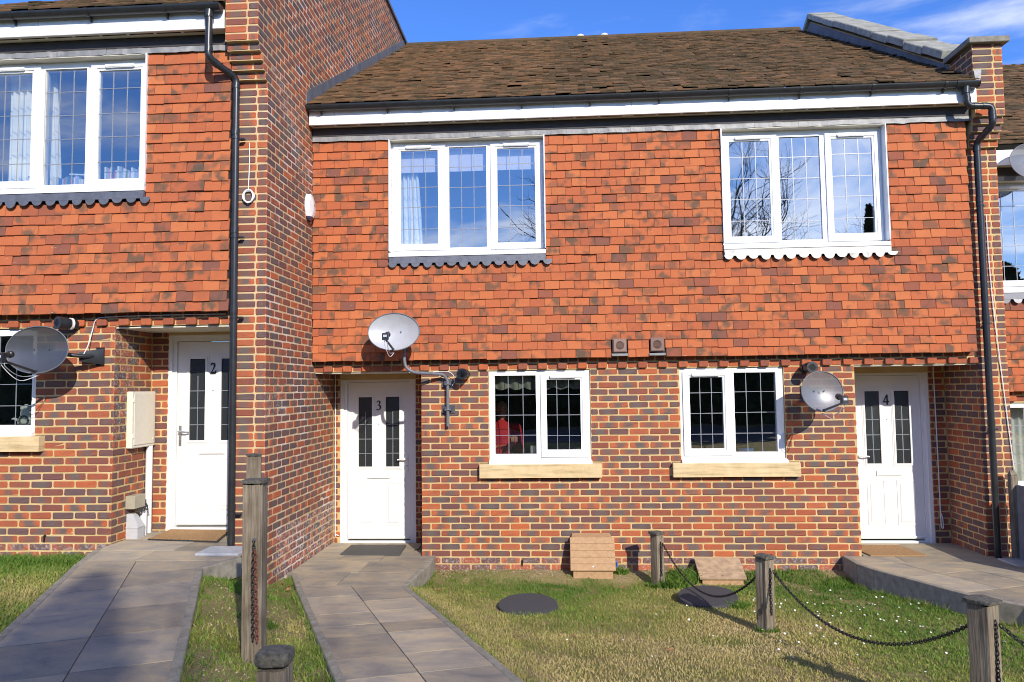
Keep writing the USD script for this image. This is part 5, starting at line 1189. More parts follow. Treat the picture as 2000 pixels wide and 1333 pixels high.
# chains: real links
def links(path, mat_, name, label, r=.0033, a=.0150, b=.0095, group=None, cat_='chain', parent=None):
    P = np.asarray(path, float); seg = np.linalg.norm(np.diff(P, axis=0), axis=1); s = np.concatenate([[0], np.cumsum(seg)])
    pitch = 2 * a - 2.6 * r; n = int(s[-1] / pitch); vs, fs, o = [], [], 0
    t = np.linspace(0, 2 * math.pi, 11)[:-1]
    for i in range(n):
        q = (i + .5) * pitch
        c = np.array([np.interp(q, s, P[:, k]) for k in range(3)]); d = np.array([np.interp(min(q + .01, s[-1]), s, P[:, k]) - np.interp(max(q - .01, 0), s, P[:, k]) for k in range(3)]); d /= np.linalg.norm(d)
        up = np.array([0, 0, 1.0]) if abs(d[2]) < .9 else np.array([0, 1.0, 0]); e = np.cross(d, up); e /= np.linalg.norm(e); g = np.cross(e, d)
        w = (e if i % 2 else g) if True else e
        ring = [c + d * a * math.cos(x) + w * b * math.sin(x) for x in t]
        v, f = tube(ring + [ring[0]], r, 5, caps=False)
        vs.append(v); fs.append(f + o); o += len(v)
    return obj(name, (np.vstack(vs), np.vstack(fs)), mat_, parent, label=label, cat=None if parent is not None else cat_, group=group, smooth=True)
def sag(p, q, drop, n=60):
    t = np.linspace(0, 1, n)[:, None]
    P = np.array(p) * (1 - t) + np.array(q) * t; P[:, 2] -= 4 * drop * (t * (1 - t))[:, 0]
    return P
def eye_of(i):
    x, y, zt, _ = POSTS[i]; return np.array([x + .035, y - .048, zt - .075])
e0, e1, e2 = eye_of(0), eye_of(1), eye_of(2)
links(sag(e0 + [.02, .02, -.02], e1 + [-.05, .05, -.02], .36), M['chain'], 'chain', 'dark chain drooping from the post by the wall to the middle post')
links(sag(e1 + [.02, .0, -.02], e2 + [-.07, .05, -.02], .30), M['chain'], 'chain', 'long dark chain swagged between the middle post and the nearest right post')
links(sag(e2 + [.02, 0, -.02], e2 + [.62, -1.75, .10], .25), M['chain'], 'chain', 'dark chain leaving the nearest right post to the right edge of the photo')
for i, (lab, L) in enumerate((('loose chain end hanging down the post by the wall', .36), ('loose chain end hanging down the middle low post', .38), ('loose chain end hanging down the nearest right post', .42))):
    e = eye_of(i)
    links([e + [0, 0, -.0], e + [-.004, -.006, -L * .5], e + [.0, -.006, -L]], M['chain'], 'hanging_chain', lab)
    tube_ = tube([e + [0, .03, 0], e], .006, 8); obj('staple', tube_, M['steel'], None, label=('steel staple holding the chain on the ' + ('post by the wall', 'middle low post', 'nearest right post')[i]), cat='staple')
links([(-1.822, -4.068, 1.00), (-1.826, -4.072, .8), (-1.822, -4.072, .42)], M['chain'], 'hanging_chain', 'dark chain hanging down the tall grey post left of the path')
links([(-1.815, -4.068, .95), (-1.806, -4.072, .7), (-1.796, -4.072, .40)], M['rust_chain'], 'hanging_chain', 'rusty red chain hanging down the tall grey post left of the path')
obj('staple', tube([(-1.820, -4.05, 1.012), (-1.820, -4.08, 1.012)], .009, 8), M['steel'], None, label='bright steel staple at the top of the chains on the tall grey post', cat='staple')
# fence at the right edge
FP = thing('side_fence', (4.9, -.5, -.1), 'grey board fence running toward the viewer at the right edge', 'fence')
obj('fence_post', rbox(4.800, 4.875, -.16, -.085, -.3, .90, .01), M['wood'], FP)
obj('post_top', hull([[x, y, z] for x, y, z in ((4.80, -.16, .9005), (4.875, -.16, .9005), (4.80, -.085, .9005), (4.875, -.085, .9005), (4.815, -.12, .945), (4.86, -.12, .945))]), M['wood'], FP)
for k in range(9):
    y1 = -.165 - k * .150
    obj('fence_board', rbox(4.842, 4.866, y1 - .1455, y1, -.28, .80 + RNG.normal(0, .002), .003), M['fence_grey'], FP)
obj('fence_rail', rbox(4.868, 4.92, -1.5, -.16, .15, .25, .004), M['wood'], FP); obj('fence_rail', rbox(4.868, 4.92, -1.5, -.16, .55, .65, .004), M['wood'], FP)
for x, y, z, lab in ((-.43, -.004, -.06, 'dark broken weep vent low in the wall between the path and the tall tan cover'), (2.31, -.004, .005, 'dark ring in the bottom bricks of number 4 near its ramp'), (-4.98, -1.454, .50, 'dark split vent low in the bricks of number 2 above the left lawn')):
    obj('weep_hole', cat(tube([(x, y + .01, z + .02), (x, y - .006, z + .02)], .012, 10), hull([[x - .01, y - .006, z + .02], [x + .01, y - .006, z + .02], [x - .006, y - .012, z - .035], [x + .006, y - .012, z - .035]])), M['vent_dark'], None, label=lab, cat='weep hole')
for x, lab in ((.545, 'left of two pale domed vent caps peeping over the roof ridge'), (1.005, 'right of two pale domed vent caps peeping over the roof ridge')):
    T = thing('roof_vent_cap', (x, 5.55, 8.3), lab, 'vent cap')
    obj('vent_pipe', tube([(x, 5.55, 8.1), (x, 5.55, 8.62)], .055, 14), M['cream'], T)
    a = [(x, 5.55, 8.62 + t) for t in (0, .001, .03, .055, .07)]
    obj('vent_dome', tube(a, [.06, .085, .080, .055, .015], 16), M['cream'], T, smooth=True)

# ------------------------------------------------------------------ things behind the glass
def curtain(x0, x1, y, z0, z1, label, mat_, taper=0.0, folds=5, name='curtain', lower=None):
    n, m = folds * 8, 12
    us, ws = np.linspace(0, 1, n), np.linspace(0, 1, m)
    U, W = np.meshgrid(us, ws)
    Xc = x0 + (x1 - x0) * U * (1 - taper * W * 1.0) ; Yc = y + .022 * np.sin(U * folds * 2 * math.pi + .6 * np.sin(W * 3)) ; Zc = z0 + (z1 - z0) * W
    if lower is not None: Zc = z0 + (z1 - z0) * W + (1 - W) * lower(U)
    V = np.stack([Xc, Yc, Zc], -1).reshape(-1, 3); V2 = V + [0, .004, 0]
    i = np.arange(n * m).reshape(m, n)
    f = np.concatenate([np.stack([i[:-1, :-1], i[:-1, 1:], i[1:, 1:]], -1).reshape(-1, 3), np.stack([i[:-1, :-1], i[1:, 1:], i[1:, :-1]], -1).reshape(-1, 3)])
    return obj(name, (np.vstack([V, V2]), np.vstack([f, f[:, ::-1] + len(V)])), mat_, None, smooth=True, label=label, cat='curtain')
curtain(-1.82, -1.55, .14, 3.46, 4.74, 'white gathered curtain in the left casement of the upper window of number 3', M['curtain'], taper=.30, folds=4)
curtain(-5.60, -5.02, -1.28, 3.90, 5.18, 'white gathered curtain in the upper window of number 2', M['curtain'], taper=.15, folds=7)
curtain(5.45, 5.95, 1.15, .60, 1.62, 'white gathered curtain in the lower window at the right edge', M['curtain'], folds=6)
obj('roller_blind', cat(B(-1.86, -.16, .075, .079, 4.44, 4.745), tube([(-1.86, .08, 4.735), (-.16, .08, 4.735)], .016, 8)), M['blind'], None, label='pale roller blind part lowered in the upper window of number 3', cat='blind')
curtain(-.74, .30, .16, 1.905, 2.07, 'sage pelmet with scalloped hem across the kitchen window of number 3', M['valance'], folds=7, name='window_pelmet', lower=lambda U: -.035 * np.abs(np.sin(U * 6 * math.pi)))
BC = {'pale blue': (.30, .45, .60), 'white': (.72, .72, .68), 'cream': (.62, .55, .40), 'red': (.45, .06, .06), 'dark blue': (.05, .10, .28), 'green': (.12, .28, .16), 'pink': (.60, .30, .36), 'grey': (.35, .36, .38), 'lilac': (.42, .36, .55), 'teal': (.08, .30, .34)}
for k, c in BC.items(): M['book_' + k] = plain('book_' + k.replace(' ', '_'), c, .55, var=.10)
def books(x0, x1, y, z, h, cols, where):
    x, i = x0, 0
    while x < x1 - .01:
        w = RNG.uniform(.011, .026); c = cols[i % len(cols)]; hh = h * RNG.uniform(.78, 1.05); d = RNG.uniform(.11, .15); yy = y + RNG.uniform(0, .012)
        T = thing('book', (x + w / 2, yy, z), f'{c} upright book in the row behind the {where}, number 2', 'book', f'{c} books in the row behind the {where}')
        obj('book_cover', cat(B(x, x + .0022, yy, yy + d, z, z + hh), B(x + w - .0024, x + w - .0002, yy, yy + d, z, z + hh), B(x + .0022, x + w - .0024, yy, yy + .003, z, z + hh)), M['book_' + c], T)
        obj('pages', B(x + .0026, x + w - .0028, yy + .004, yy + d - .004, z + .003, z + hh - .004), M['book_white'], T)
        x += w + .0012; i += 1
SZ = 3.455 + DZ2
obj('window_ledge', B(-5.74, -4.02, DY2 + .06, DY2 + .30, SZ + .008, SZ + .03), M['upvc'], None, label='white inner ledge under the upper window of number 2', cat='window ledge')
books(-5.07, -4.67, DY2 + .09, SZ + .031, .150, ['cream', 'white', 'grey', 'teal', 'dark blue', 'pale blue', 'red', 'green', 'dark blue', 'red', 'teal', 'white', 'lilac', 'pale blue'], 'middle upper pane')
books(-4.53, -4.10, DY2 + .09, SZ + .031, .235, ['white', 'pale blue', 'pink', 'white', 'dark blue', 'red', 'cream', 'white', 'grey', 'pale blue', 'white', 'green', 'cream', 'lilac', 'white'], 'right upper pane')
T = thing('book', (-4.78, DY2 + .15, SZ + .19), 'open white book lying flat on the book row behind the middle pane of number 2', 'book')
obj('book_cover', rot(B(-4.90, -4.68, DY2 + .10, DY2 + .22, SZ + .196, SZ + .206), .06, [0, 1, 0], [-4.8, 0, SZ + .2]), M['book_white'], T); obj('pages', rot(B(-4.895, -4.685, DY2 + .105, DY2 + .215, SZ + .2065, SZ + .216), .06, [0, 1, 0], [-4.8, 0, SZ + .2]), M['book_pale blue'], T)
for x0, x1, z0, z1, c, lab in ((-5.42, -5.20, .031, .10, 'lilac', 'lilac box at the foot of the curtain in the upper window of number 2'), (-5.32, -5.19, .101, .20, 'pale blue', 'pale blue box stacked on the lilac box in the upper window of number 2')):
    T = thing('storage_box', ((x0 + x1) / 2, DY2 + .15, SZ + z0), lab, 'box')
    obj('box_body', rbox(x0, x1, DY2 + .09, DY2 + .22, SZ + z0, SZ + z1 - .02, .004), M['book_' + c], T); obj('box_lid', rbox(x0 - .004, x1 + .004, DY2 + .086, DY2 + .224, SZ + z1 - .0195, SZ + z1 - .001, .004), M['book_dark blue'], T)
OR = thing('window_ornament', (-5.30, DY2 + .12, 1.58), 'pale round figure ornament with a wheel on the kitchen sill of number 2', 'ornament')
def ball(c, r, s=(1, 1, 1), n=2):
    q = trimesh.creation.icosphere(n, r); return np.array(q.vertices) * s + c, np.array(q.faces)
oc = np.array([-5.30, DY2 + .12, 1.60])
obj('ornament_body', cat(ball(oc + [0, 0, .10], .055, (1, .5, 1.1)), ball(oc + [-.03, 0, .155], .028, (1, .5, 1)), ball(oc + [.005, 0, .165], .030, (1, .5, 1)), ball(oc + [.035, 0, .15], .022, (1, .5, 1)), hull([oc + [x, y, z] for x, z in ((-.075, .0), (.08, .0), (.06, .06), (-.05, .07)) for y in (-.02, .02)]), tube([oc + [-.06, 0, .03], oc + [-.12, 0, .05], oc + [-.14, 0, .045]], [.016, .012, .008], 8)), M['white_stone'], OR, smooth=True)
ring = [oc + [.0 + .045 * math.cos(t), -.026, .03 + .045 * math.sin(t)] for t in np.linspace(0, 2 * math.pi, 25)]
obj('ornament_wheel', tube(ring, .009, 8, caps=False), M['dark_grey'], OR, smooth=True)
obj('kitchen_ledge', B(-6.35, -5.14, DY2 + .10, DY2 + .30, 1.56, 1.585), M['upvc'], None, label='white inner sill carrying the pale round ornament behind the dark dish', cat='window ledge')
for a, e in ((-.77, .35), (1.38, 2.50)):
    obj('kitchen_ledge', B(a, e, .10, .30, 1.10, 1.125), M['upvc'], None, label=('white inner sill below the person in red' if a < 0 else 'white inner sill under the blue bowl, left of the round mesh dish'), cat='window ledge')
MG = thing('mug', (-.29, .16, 1.126), 'pale mug at the lower right of the left kitchen pane of number 3', 'mug')
obj('mug_body', tube([(-.29, .16, 1.126), (-.29, .16, 1.23), (-.29, .16, 1.23), (-.29, .16, 1.14)], [.038, .040, .035, .033], 16), M['cream'], MG, smooth=30)
obj('mug_handle', tube(curve([(-.25, .16, 1.21), (-.222, .16, 1.20), (-.222, .16, 1.16), (-.252, .16, 1.15)], 5), .006, 6), M['cream'], MG, smooth=True)
BW = thing('bowl', (2.12, .20, 1.126), 'blue plastic bowl rim showing low in the right kitchen pane of number 4', 'bowl')
obj('bowl_body', tube([(2.12, .20, 1.126), (2.12, .20, 1.14), (2.12, .20, 1.185), (2.12, .20, 1.185), (2.12, .20, 1.14)], [.05, .07, .095, .090, .06], 24, caps=False), M['blue'], BW, smooth=30)

# a person in red standing inside the kitchen of number 3
PE = thing('person', (-.70, .86, -.02), 'person in a red top standing inside the kitchen window of number 3', 'person')
def limb(chain):
    parts = []
    for (a, ra), (b, rb) in zip(chain[:-1], chain[1:]):
        pa, pb = [trimesh.creation.icosphere(2, r).vertices + np.array(c) for c, r in ((a, ra), (b, rb))]
        parts.append(manifold3d.Manifold.hull_points(np.vstack([pa, pb])))
    return parts
def body_of(parts, edge=.02, it=8):
    m = parts[0]
    for p in parts[1:]: m = m + p
    m = m.refine_to_length(edge).to_mesh()
    t = trimesh.Trimesh(np.array(m.vert_properties[:, :3]), np.array(m.tri_verts), process=True)
    trimesh.smoothing.filter_taubin(t, iterations=it)
    return np.array(t.vertices), np.array(t.faces)
ox, oy = -.70, .86
P_ = lambda x, y, z: (ox + x, oy + y, z)
sk = limb([(P_(-.10, 0, .02), .05), (P_(-.095, .02, .46), .058), (P_(-.085, .02, .88), .085), (P_(0, .02, .95), .12)]) + limb([(P_(.10, 0, .02), .05), (P_(.095, .02, .46), .058), (P_(.085, .02, .88), .085), (P_(0, .02, .95), .12)])
sk += limb([(P_(-.10, -.08, .0), .035), (P_(-.10, .03, .02), .04)]) + limb([(P_(.10, -.08, .0), .035), (P_(.10, .03, .02), .04)])
sk += limb([(P_(0, .02, .95), .13), (P_(0, .015, 1.12), .12), (P_(0, .01, 1.30), .125), (P_(0, .01, 1.40), .10), (P_(0, -.0, 1.50), .052), (P_(.0, -.02, 1.56), .05)])
head = [manifold3d.Manifold.hull_points(np.array(trimesh.creation.icosphere(3, 1.0).vertices) * (.072, .092, .115) + np.array(P_(.0, -.03, 1.655)))]
nose = limb([(P_(0, -.118, 1.665), .012), (P_(0, -.128, 1.635), .015)]); jaw = limb([(P_(0, -.085, 1.585), .035), (P_(0, -.04, 1.60), .05)])
ears = limb([(P_(-.072, -.02, 1.65), .016), (P_(-.074, -.02, 1.63), .013)]) + limb([(P_(.072, -.02, 1.65), .016), (P_(.074, -.02, 1.63), .013)])
armR = limb([(P_(-.165, .01, 1.39), .058), (P_(-.225, -.02, 1.13), .045), (P_(-.13, -.24, 1.16), .032), (P_(-.10, -.27, 1.17), .027)])
armL = limb([(P_(.165, .01, 1.39), .058), (P_(.215, -.06, 1.14), .045), (P_(.165, -.27, 1.27), .032), (P_(.160, -.30, 1.285), .027)])
def hand(c, s):
    c = np.array(c); out = limb([(c, .026), (c + [s * .012, -.045, .012], .030)])
    for k, L in enumerate((.072, .082, .076, .060)):
        b = c + [s * .012 + (k - 1.5) * .019, -.052, .018 - .004 * abs(k - 1.5)]
        out += limb([(b, .0095), (b + [0, -L * .45, .004], .009), (b + [0, -L * .75, -.018], .008), (b + [0, -L * .72, -.040], .0075)])
    t = c + [-s * .026, -.018, .010]
    return out + limb([(t, .012), (t + [-s * .022, -.028, .008], .010), (t + [-s * .016, -.055, .004], .0085)])
full = body_of(sk + head + nose + jaw + ears + armR + armL + hand(P_(-.10, -.285, 1.172), -1) + hand(P_(.160, -.315, 1.288), 1), .018, 6)
obj('body', full, M['skin'], PE, smooth=True)
def shell_of(parts, grow): return body_of(parts, .022, 6)
G_ = lambda chain, g: limb([(c, r + g) for c, r in chain])
top = G_([(P_(0, .02, .93), .135), (P_(0, .015, 1.12), .125), (P_(0, .01, 1.30), .13), (P_(0, .01, 1.41), .10)], .018) + G_([(P_(-.165, .01, 1.39), .058), (P_(-.225, -.02, 1.13), .045), (P_(-.135, -.235, 1.16), .034)], .014) + G_([(P_(.165, .01, 1.39), .058), (P_(.215, -.06, 1.14), .045), (P_(.168, -.255, 1.262), .034)], .014) + G_([(P_(-.165, .01, 1.39), .05), (P_(.165, .01, 1.39), .05)], .014)
obj('red_top', body_of(top, .022, 6), M['red'], PE, smooth=True)
obj('trousers', body_of(G_([(P_(-.10, 0, .06), .055), (P_(-.095, .02, .46), .06), (P_(-.085, .02, .88), .088), (P_(0, .02, .95), .125)], .012) + G_([(P_(.10, 0, .06), .055), (P_(.095, .02, .46), .06), (P_(.085, .02, .88), .088), (P_(0, .02, .95), .125)], .012), .03, 5), M['navy'], PE, smooth=True)
hair = manifold3d.Manifold.hull_points(np.array(trimesh.creation.icosphere(3, 1.0).vertices) * (.084, .098, .115) + np.array(P_(0, -.008, 1.685))) - manifold3d.Manifold.cube((.3, .2, .22)).translate((ox - .15, oy - .262, 1.49)) 
obj('hair', body_of([hair], .02, 4), M['hair'], PE, smooth=True)
for s in (-1, 1): obj('eye', ball(np.array(P_(s * .028, -.112, 1.66)), .010), M['white_stone'], PE, smooth=True)
obj('mouth', ball(np.array(P_(0, -.116, 1.605)), .011, (1.8, .5, .45)), M['red'], PE, smooth=True)

# ------------------------------------------------------------------ grass
from shapely import contains_xy
def grass():
    rg = np.random.default_rng(21)
    N = 420000
    x = rg.uniform(-6.6, 5.6, N); y = rg.uniform(-6.6, .02, N)
    # keep what the camera could see, with a margin
    d = np.stack([x, y, lawn_z(x, y)], 1) - EYE; c = d @ M_.T
    px = 1000 + 1451.9 * c[:, 0] / c[:, 2]; py = 666.5 + 1451.9 * c[:, 1] / c[:, 2]
    ok = (c[:, 2] > .5) & (px > -260) & (px < 2260) & (py < 1700)
    for P in (P2, P3, P4): ok &= ~contains_xy(P.buffer(.045), x, y)
    ok &= ~((y > -1.46) & (x < -2.80)) & ~((y > -.06)) & ~((y > -1.6) & (x < -2.8) & (x > -4.3))
    x, y = x[ok], y[ok]
    q = np.stack([x, y, 0 * x], 1)
    n1 = meshkit.fbm(q * 1.6, 4, 11); n2 = meshkit.fbm(q * 6.0, 3, 4); n3 = meshkit.fbm(q * .7, 3, 8)
    u = PN[0] * x + PN[1] * y
    mid = (u > U3R) & (x < 5); strip = (u < U3L) & (u > U2R); left = u < U2L
    fy = np.where(left | (x < -2.8), -1.45, 0.0)
    wall = sstep(.16, .62, fy - y + (n2 - .5) * .5)
    bare = np.where(strip, sstep(.42, .60, n1 * .6 + n2 * .4), sstep(.28, .42, n1 * .5 + n2 * .5))
    dens = (.05 + .95 * wall) * (np.where(strip, .12, .30) + np.where(strip, .80, .70) * bare)
    keep = rg.random(len(x)) < dens
    x, y, n1, n2, n3, mid, strip, left, wall = [a[keep] for a in (x, y, n1, n2, n3, mid, strip, left, wall)]
    # dryness: the middle of the right lawn is straw coloured, its far right and the left lawn greener
    dry = np.where(mid, .56 - .30 * sstep(1.3, 2.6, x) - .16 * sstep(-1.2, -.3, y), np.where(left, .26, .42)) + (n3 - .5) * 1.0 + (n1 - .5) * .5
    tone = np.clip(dry + rg.normal(0, .13, len(x)), 0, 1)
    h = np.where(left, .036, np.where(strip, .026, .020)) * rg.uniform(.5, 1.5, len(x)) * (.7 + .6 * n2) * (1.25 - .5 * dry)
    # longer tufts
    tufts = [(1.16, -.45, .20, .12), (1.32, -.28, .18, .13), (.66, -.12, .08, .08), (2.25, -.18, .20, .06), (2.6, -.22, .25, .05), (2.0, -.25, .16, .06), (1.62, -1.38, .12, .07), (2.95, -.4, .2, .06), (-4.75, -1.75, .30, .10), (-4.45, -1.85, .25, .10), (-5.3, -1.7, .3, .07), (-2.75, -2.1, .16, .07), (-2.6, -2.4, .12, .05), (-2.2, -3.1, .14, .05), (1.65, -2.22, .10, .05), (1.01, -.47, .12, .07)]
    ex, ey, eh, et = [], [], [], []
    for tx, ty, r, th in tufts:
        k = int(2600 * r); a = rg.uniform(0, 2 * math.pi, k); rr = r * np.sqrt(rg.random(k))
        ex.append(tx + rr * np.cos(a)); ey.append(ty + rr * np.sin(a) * .8); eh.append(th * rg.uniform(.35, 1.1, k)); et.append(np.clip(rg.normal(.16, .14, k), 0, 1))
    ex, ey, eh, et = map(np.concatenate, (ex, ey, eh, et))
    ok = np.ones(len(ex), bool)
    for P in (P2, P3, P4): ok &= ~contains_xy(P.buffer(.045), ex, ey)
    ok &= ~((ey > -.03)) & ~((ey > -1.46) & (ex < -2.8)) 
    x = np.concatenate([x, ex[ok]]); y = np.concatenate([y, ey[ok]]); h = np.concatenate([h, eh[ok]]); tone = np.concatenate([tone, et[ok]])
    z = lawn_z(x, y); n = len(x)
    a = rg.uniform(0, 2 * math.pi, n); w = rg.uniform(.0016, .0034, n) * (1 + h * 8); lean = h * rg.uniform(.25, 1.3, n); b = rg.uniform(0, 2 * math.pi, n)
    dx, dy = np.cos(a) * w, np.sin(a) * w; lx, ly = np.cos(b) * lean, np.sin(b) * lean
    V = np.empty((n, 5, 3))
    V[:, 0] = np.stack([x - dx, y - dy, z - .006], 1); V[:, 1] = np.stack([x + dx, y + dy, z - .006], 1)
    V[:, 2] = np.stack([x + lx * .35 + dx * .8, y + ly * .35 + dy * .8, z + h * .6], 1); V[:, 3] = np.stack([x + lx * .35 - dx * .8, y + ly * .35 - dy * .8, z + h * .6], 1)
    V[:, 4] = np.stack([x + lx, y + ly, z + h * rg.uniform(.75, 1.0, n)], 1)
    F = (np.arange(n)[:, None, None] * 5 + np.array([[0, 1, 2], [0, 2, 3], [3, 2, 4]])[None]).reshape(-1, 3)
    return V.reshape(-1, 3), F, np.repeat(tone, 5)
gv, gf, gt = grass()
obj('grass', (gv, gf), M['grass'], None, attrs=dict(tone=gt), kind='stuff', label='short patchy grass, green and straw coloured, over the front lawns', cat='grass')
def edge_tufts():
    rg = np.random.default_rng(33); vs, fs, ts, o = [], [], [], 0
    lines = [[(-1.40, -.10), (-1.40, -.44), (-1.46, -1.29), (-.19, -4.30), (.6, -6.1)], [(-2.76, -.90), (-1.25, -4.37), (-.5, -6.1)], [(-4.13, -2.32), (-3.36, -4.22), (-2.6, -5.8)], [(-2.94, -2.40), (-1.91, -4.76)], [(3.02, -.40), (3.08, -.69), (3.48, -1.68), (3.74, -2.03)]]
    for L in lines:
        P = np.array(L); sg = np.linalg.norm(np.diff(P, axis=0), axis=1); S = np.concatenate([[0], np.cumsum(sg)])
        n = int(S[-1] * 240); clump = rg.uniform(0, S[-1], int(S[-1] * 7))
        t = np.clip(rg.choice(clump, n) + rg.normal(0, .05, n), 0, S[-1])
        x = np.interp(t, S, P[:, 0]) + rg.normal(0, .014, n); y = np.interp(t, S, P[:, 1]) + rg.normal(0, .014, n)
        z = lawn_z(x, y); h = rg.uniform(.02, .075, n)
        a = rg.uniform(0, 2 * math.pi, n); w = .0026; b = rg.uniform(0, 2 * math.pi, n); l = h * rg.uniform(.2, .9, n)
        V = np.stack([np.stack([x - np.cos(a) * w, y - np.sin(a) * w, z], 1), np.stack([x + np.cos(a) * w, y + np.sin(a) * w, z], 1), np.stack([x + np.cos(b) * l, y + np.sin(b) * l, z + h], 1)], 1)
        vs.append(V.reshape(-1, 3)); fs.append(np.arange(3 * n).reshape(-1, 3) + o); o += 3 * n; ts.append(np.repeat(np.clip(rg.normal(.33, .2, n), 0, 1), 3))
    return np.vstack(vs), np.vstack(fs), np.concatenate(ts)
ev, ef, et = edge_tufts()
obj('edge_grass', (ev, ef), M['grass'], None, attrs=dict(tone=et), kind='stuff', label='ragged grass tufts growing along the path edging', cat='grass')
def crumbs():
    rg = np.random.default_rng(17); vs, fs, o = [], [], 0
    base = np.array([[1, 0, 0], [-1, 0, 0], [0, 1, 0], [0, -1, 0], [0, 0, 1], [0, 0, -1]], float)
    F = np.array([[0, 2, 4], [2, 1, 4], [1, 3, 4], [3, 0, 4], [2, 0, 5], [1, 2, 5], [3, 1, 5], [0, 3, 5]])
    for _ in range(1500):
        k = rg.random()
        if k < .62: x, y = rg.uniform(-1.40, 3.0), -abs(rg.normal(.10, .09)) - .01
        elif k < .8: x, y = rg.uniform(-6.2, -4.5), -1.47 - abs(rg.normal(.08, .08))
        else:
            u = rg.uniform(-3.55, -2.95); s = rg.uniform(0, 3); x, y = PN[0] * u + PD[0] * (s + 1.2), PN[1] * u + PD[1] * (s + 1.2)
        if 0.08 < x < .62 and y > -.30: continue
        if 1.44 < x < 1.97 and y > -.42: continue
        r = rg.uniform(.003, .010); v = base * r * rg.uniform(.6, 1.3, 3) + rg.normal(0, r * .15, (6, 3)) + [x, y, float(lawn_z(x, y)) + r * .3]
        vs.append(v); fs.append(F + o); o += 6
    return np.vstack(vs), np.vstack(fs)
M['crumb'] = plain('pale_grit', (.34, .26, .18), .95, var=.4, scale=30)
obj('grit', crumbs(), M['crumb'], None, kind='stuff', label='pale grit and crumbs of earth along the foot of the walls', cat='gravel')
M['petal'] = plain('daisy_petal', (.75, .75, .72), .7, var=.03)
def daisies():
    rg = np.random.default_rng(5); vs, fs, o = [], [], 0
    for _ in range(90):
        x, y = rg.normal(2.45, .55), rg.normal(-1.75, .55)
        if rg.random() < .2: x, y = rg.uniform(-.2, 3.2), rg.uniform(-3.6, -.8)
        if P4.buffer(.1).contains(__import__('shapely').Point(x, y)) or y > -.3: continue
        z = float(lawn_z(x, y)) + rg.uniform(.018, .03)
        v, f = disc((x, y, z), (rg.normal(0, .3), rg.normal(-.3, .3), 1), 0, rg.uniform(.006, .010), .002, 7); vs.append(v); fs.append(f + o); o += len(v)
    return np.vstack(vs), np.vstack(fs)
obj('daisies', daisies(), M['petal'], None, kind='stuff', label='tiny white daisies scattered in the right hand lawn', cat='daisies')
rg = np.random.default_rng(9)
def leaf_at(x, y, s, where):
    z = float(lawn_z(x, y)) + .022
    t = np.linspace(0, 1, 7); w = .42 * np.sin(np.pi * t) ** .8 * (1 + .3 * np.sin(t * 19))
    yaw, cu = rg.uniform(0, 2 * math.pi), rg.uniform(.1, .5)
    L = np.stack([t - .5, -w * .5, cu * (w * .6) + .12 * np.sin(t * 4)], 1); C = np.stack([t - .5, 0 * t, .12 * np.sin(t * 4) * .4], 1); R = np.stack([t - .5, w * .5, cu * (w * .6) + .1 * np.cos(t * 5)], 1)
    V = np.vstack([L, C, R]) * s; ca, sa = math.cos(yaw), math.sin(yaw); V = V @ np.array([[ca, sa, 0], [-sa, ca, 0], [0, 0, 1]]) + [x, y, z]
    f = []
    for r in (0, 7):
        for j in range(6): f += [[r + j, r + j + 1, r + 8 + j], [r + j, r + 8 + j, r + 7 + j]]
    obj('fallen_leaf', (V, np.array(f)), M['dead_leaf'], None, label=f'curled brown dead leaf {where}', cat='leaf', group=f'dead leaves {where}')
for x, y in [(-2.52, -1.15), (-2.45, -1.32), (-2.55, -1.5), (-2.36, -1.45), (-2.30, -1.75), (-2.28, -1.68), (-2.6, -1.28), (-2.2, -2.0), (-2.72, -1.2)]: leaf_at(x, y, .075, 'on the strip beside the tall chain post')
for x, y in [(-1.35, -.12), (-1.28, -.20), (-1.18, -.16), (-1.33, -.62), (-1.25, -.75), (-1.05, -.22)]: leaf_at(x, y, .06, 'at the wall foot by the edging of path 3')
for x, y in [(.55, -.50), (.62, -.58), (1.05, -1.15), (1.12, -1.08), (.2, -1.55), (.35, -2.1), (.1, -2.5), (-.35, -2.7), (.75, -2.9), (.78, -2.95), (1.35, -1.95), (1.72, -1.2), (2.02, -.95), (2.4, -1.6), (.3, -3.2), (1.9, -3.3)]: leaf_at(x, y, .05, 'in the grass of the right hand lawn')

# ------------------------------------------------------------------ across the road, behind the viewpoint: trees that the upper windows mirror
def bare_tree(x, y, H, seed, label, spread=.5):
    rg = np.random.default_rng(seed)
    T = thing('bare_tree', (x, y, .5), label, 'tree')
    trunk, twigs = [], []
    def grow(p, d, L, r, depth):
        n = 4; pts = [p]; q = p.copy(); dd = d.copy()
        for _ in range(n):
            dd = unit(dd + rg.normal(0, .10, 3) + [0, 0, .04]); q = q + dd * L / n; pts.append(q.copy())
        rr = np.linspace(r, r * .62, n + 1)
        (trunk if depth < 2 else twigs).append(tube(pts, rr, 6 if depth < 2 else 4, caps=False))
        if depth >= 7 or r < .004: return
        k = 3 if depth < 4 else 2
        for i in range(k + (rg.random() < .5)):
            t = rg.uniform(.35, 1.0) if i else 1.0
            b = pts[min(int(t * n), n)]
            e = unit(dd + rg.normal(0, spread, 3) + [0, 0, .10])
            grow(b, e, L * rg.uniform(.60, .82), r * (.62 if i else .70) * rg.uniform(.75, 1), depth + 1)
    grow(np.array([x, y, .4]), np.array([0, 0, 1.0]), H * .26, H * .011, 0)
    obj('trunk', cat(*trunk), M['bark'], T, smooth=True); obj('crown', cat(*twigs), M['bark'], T)
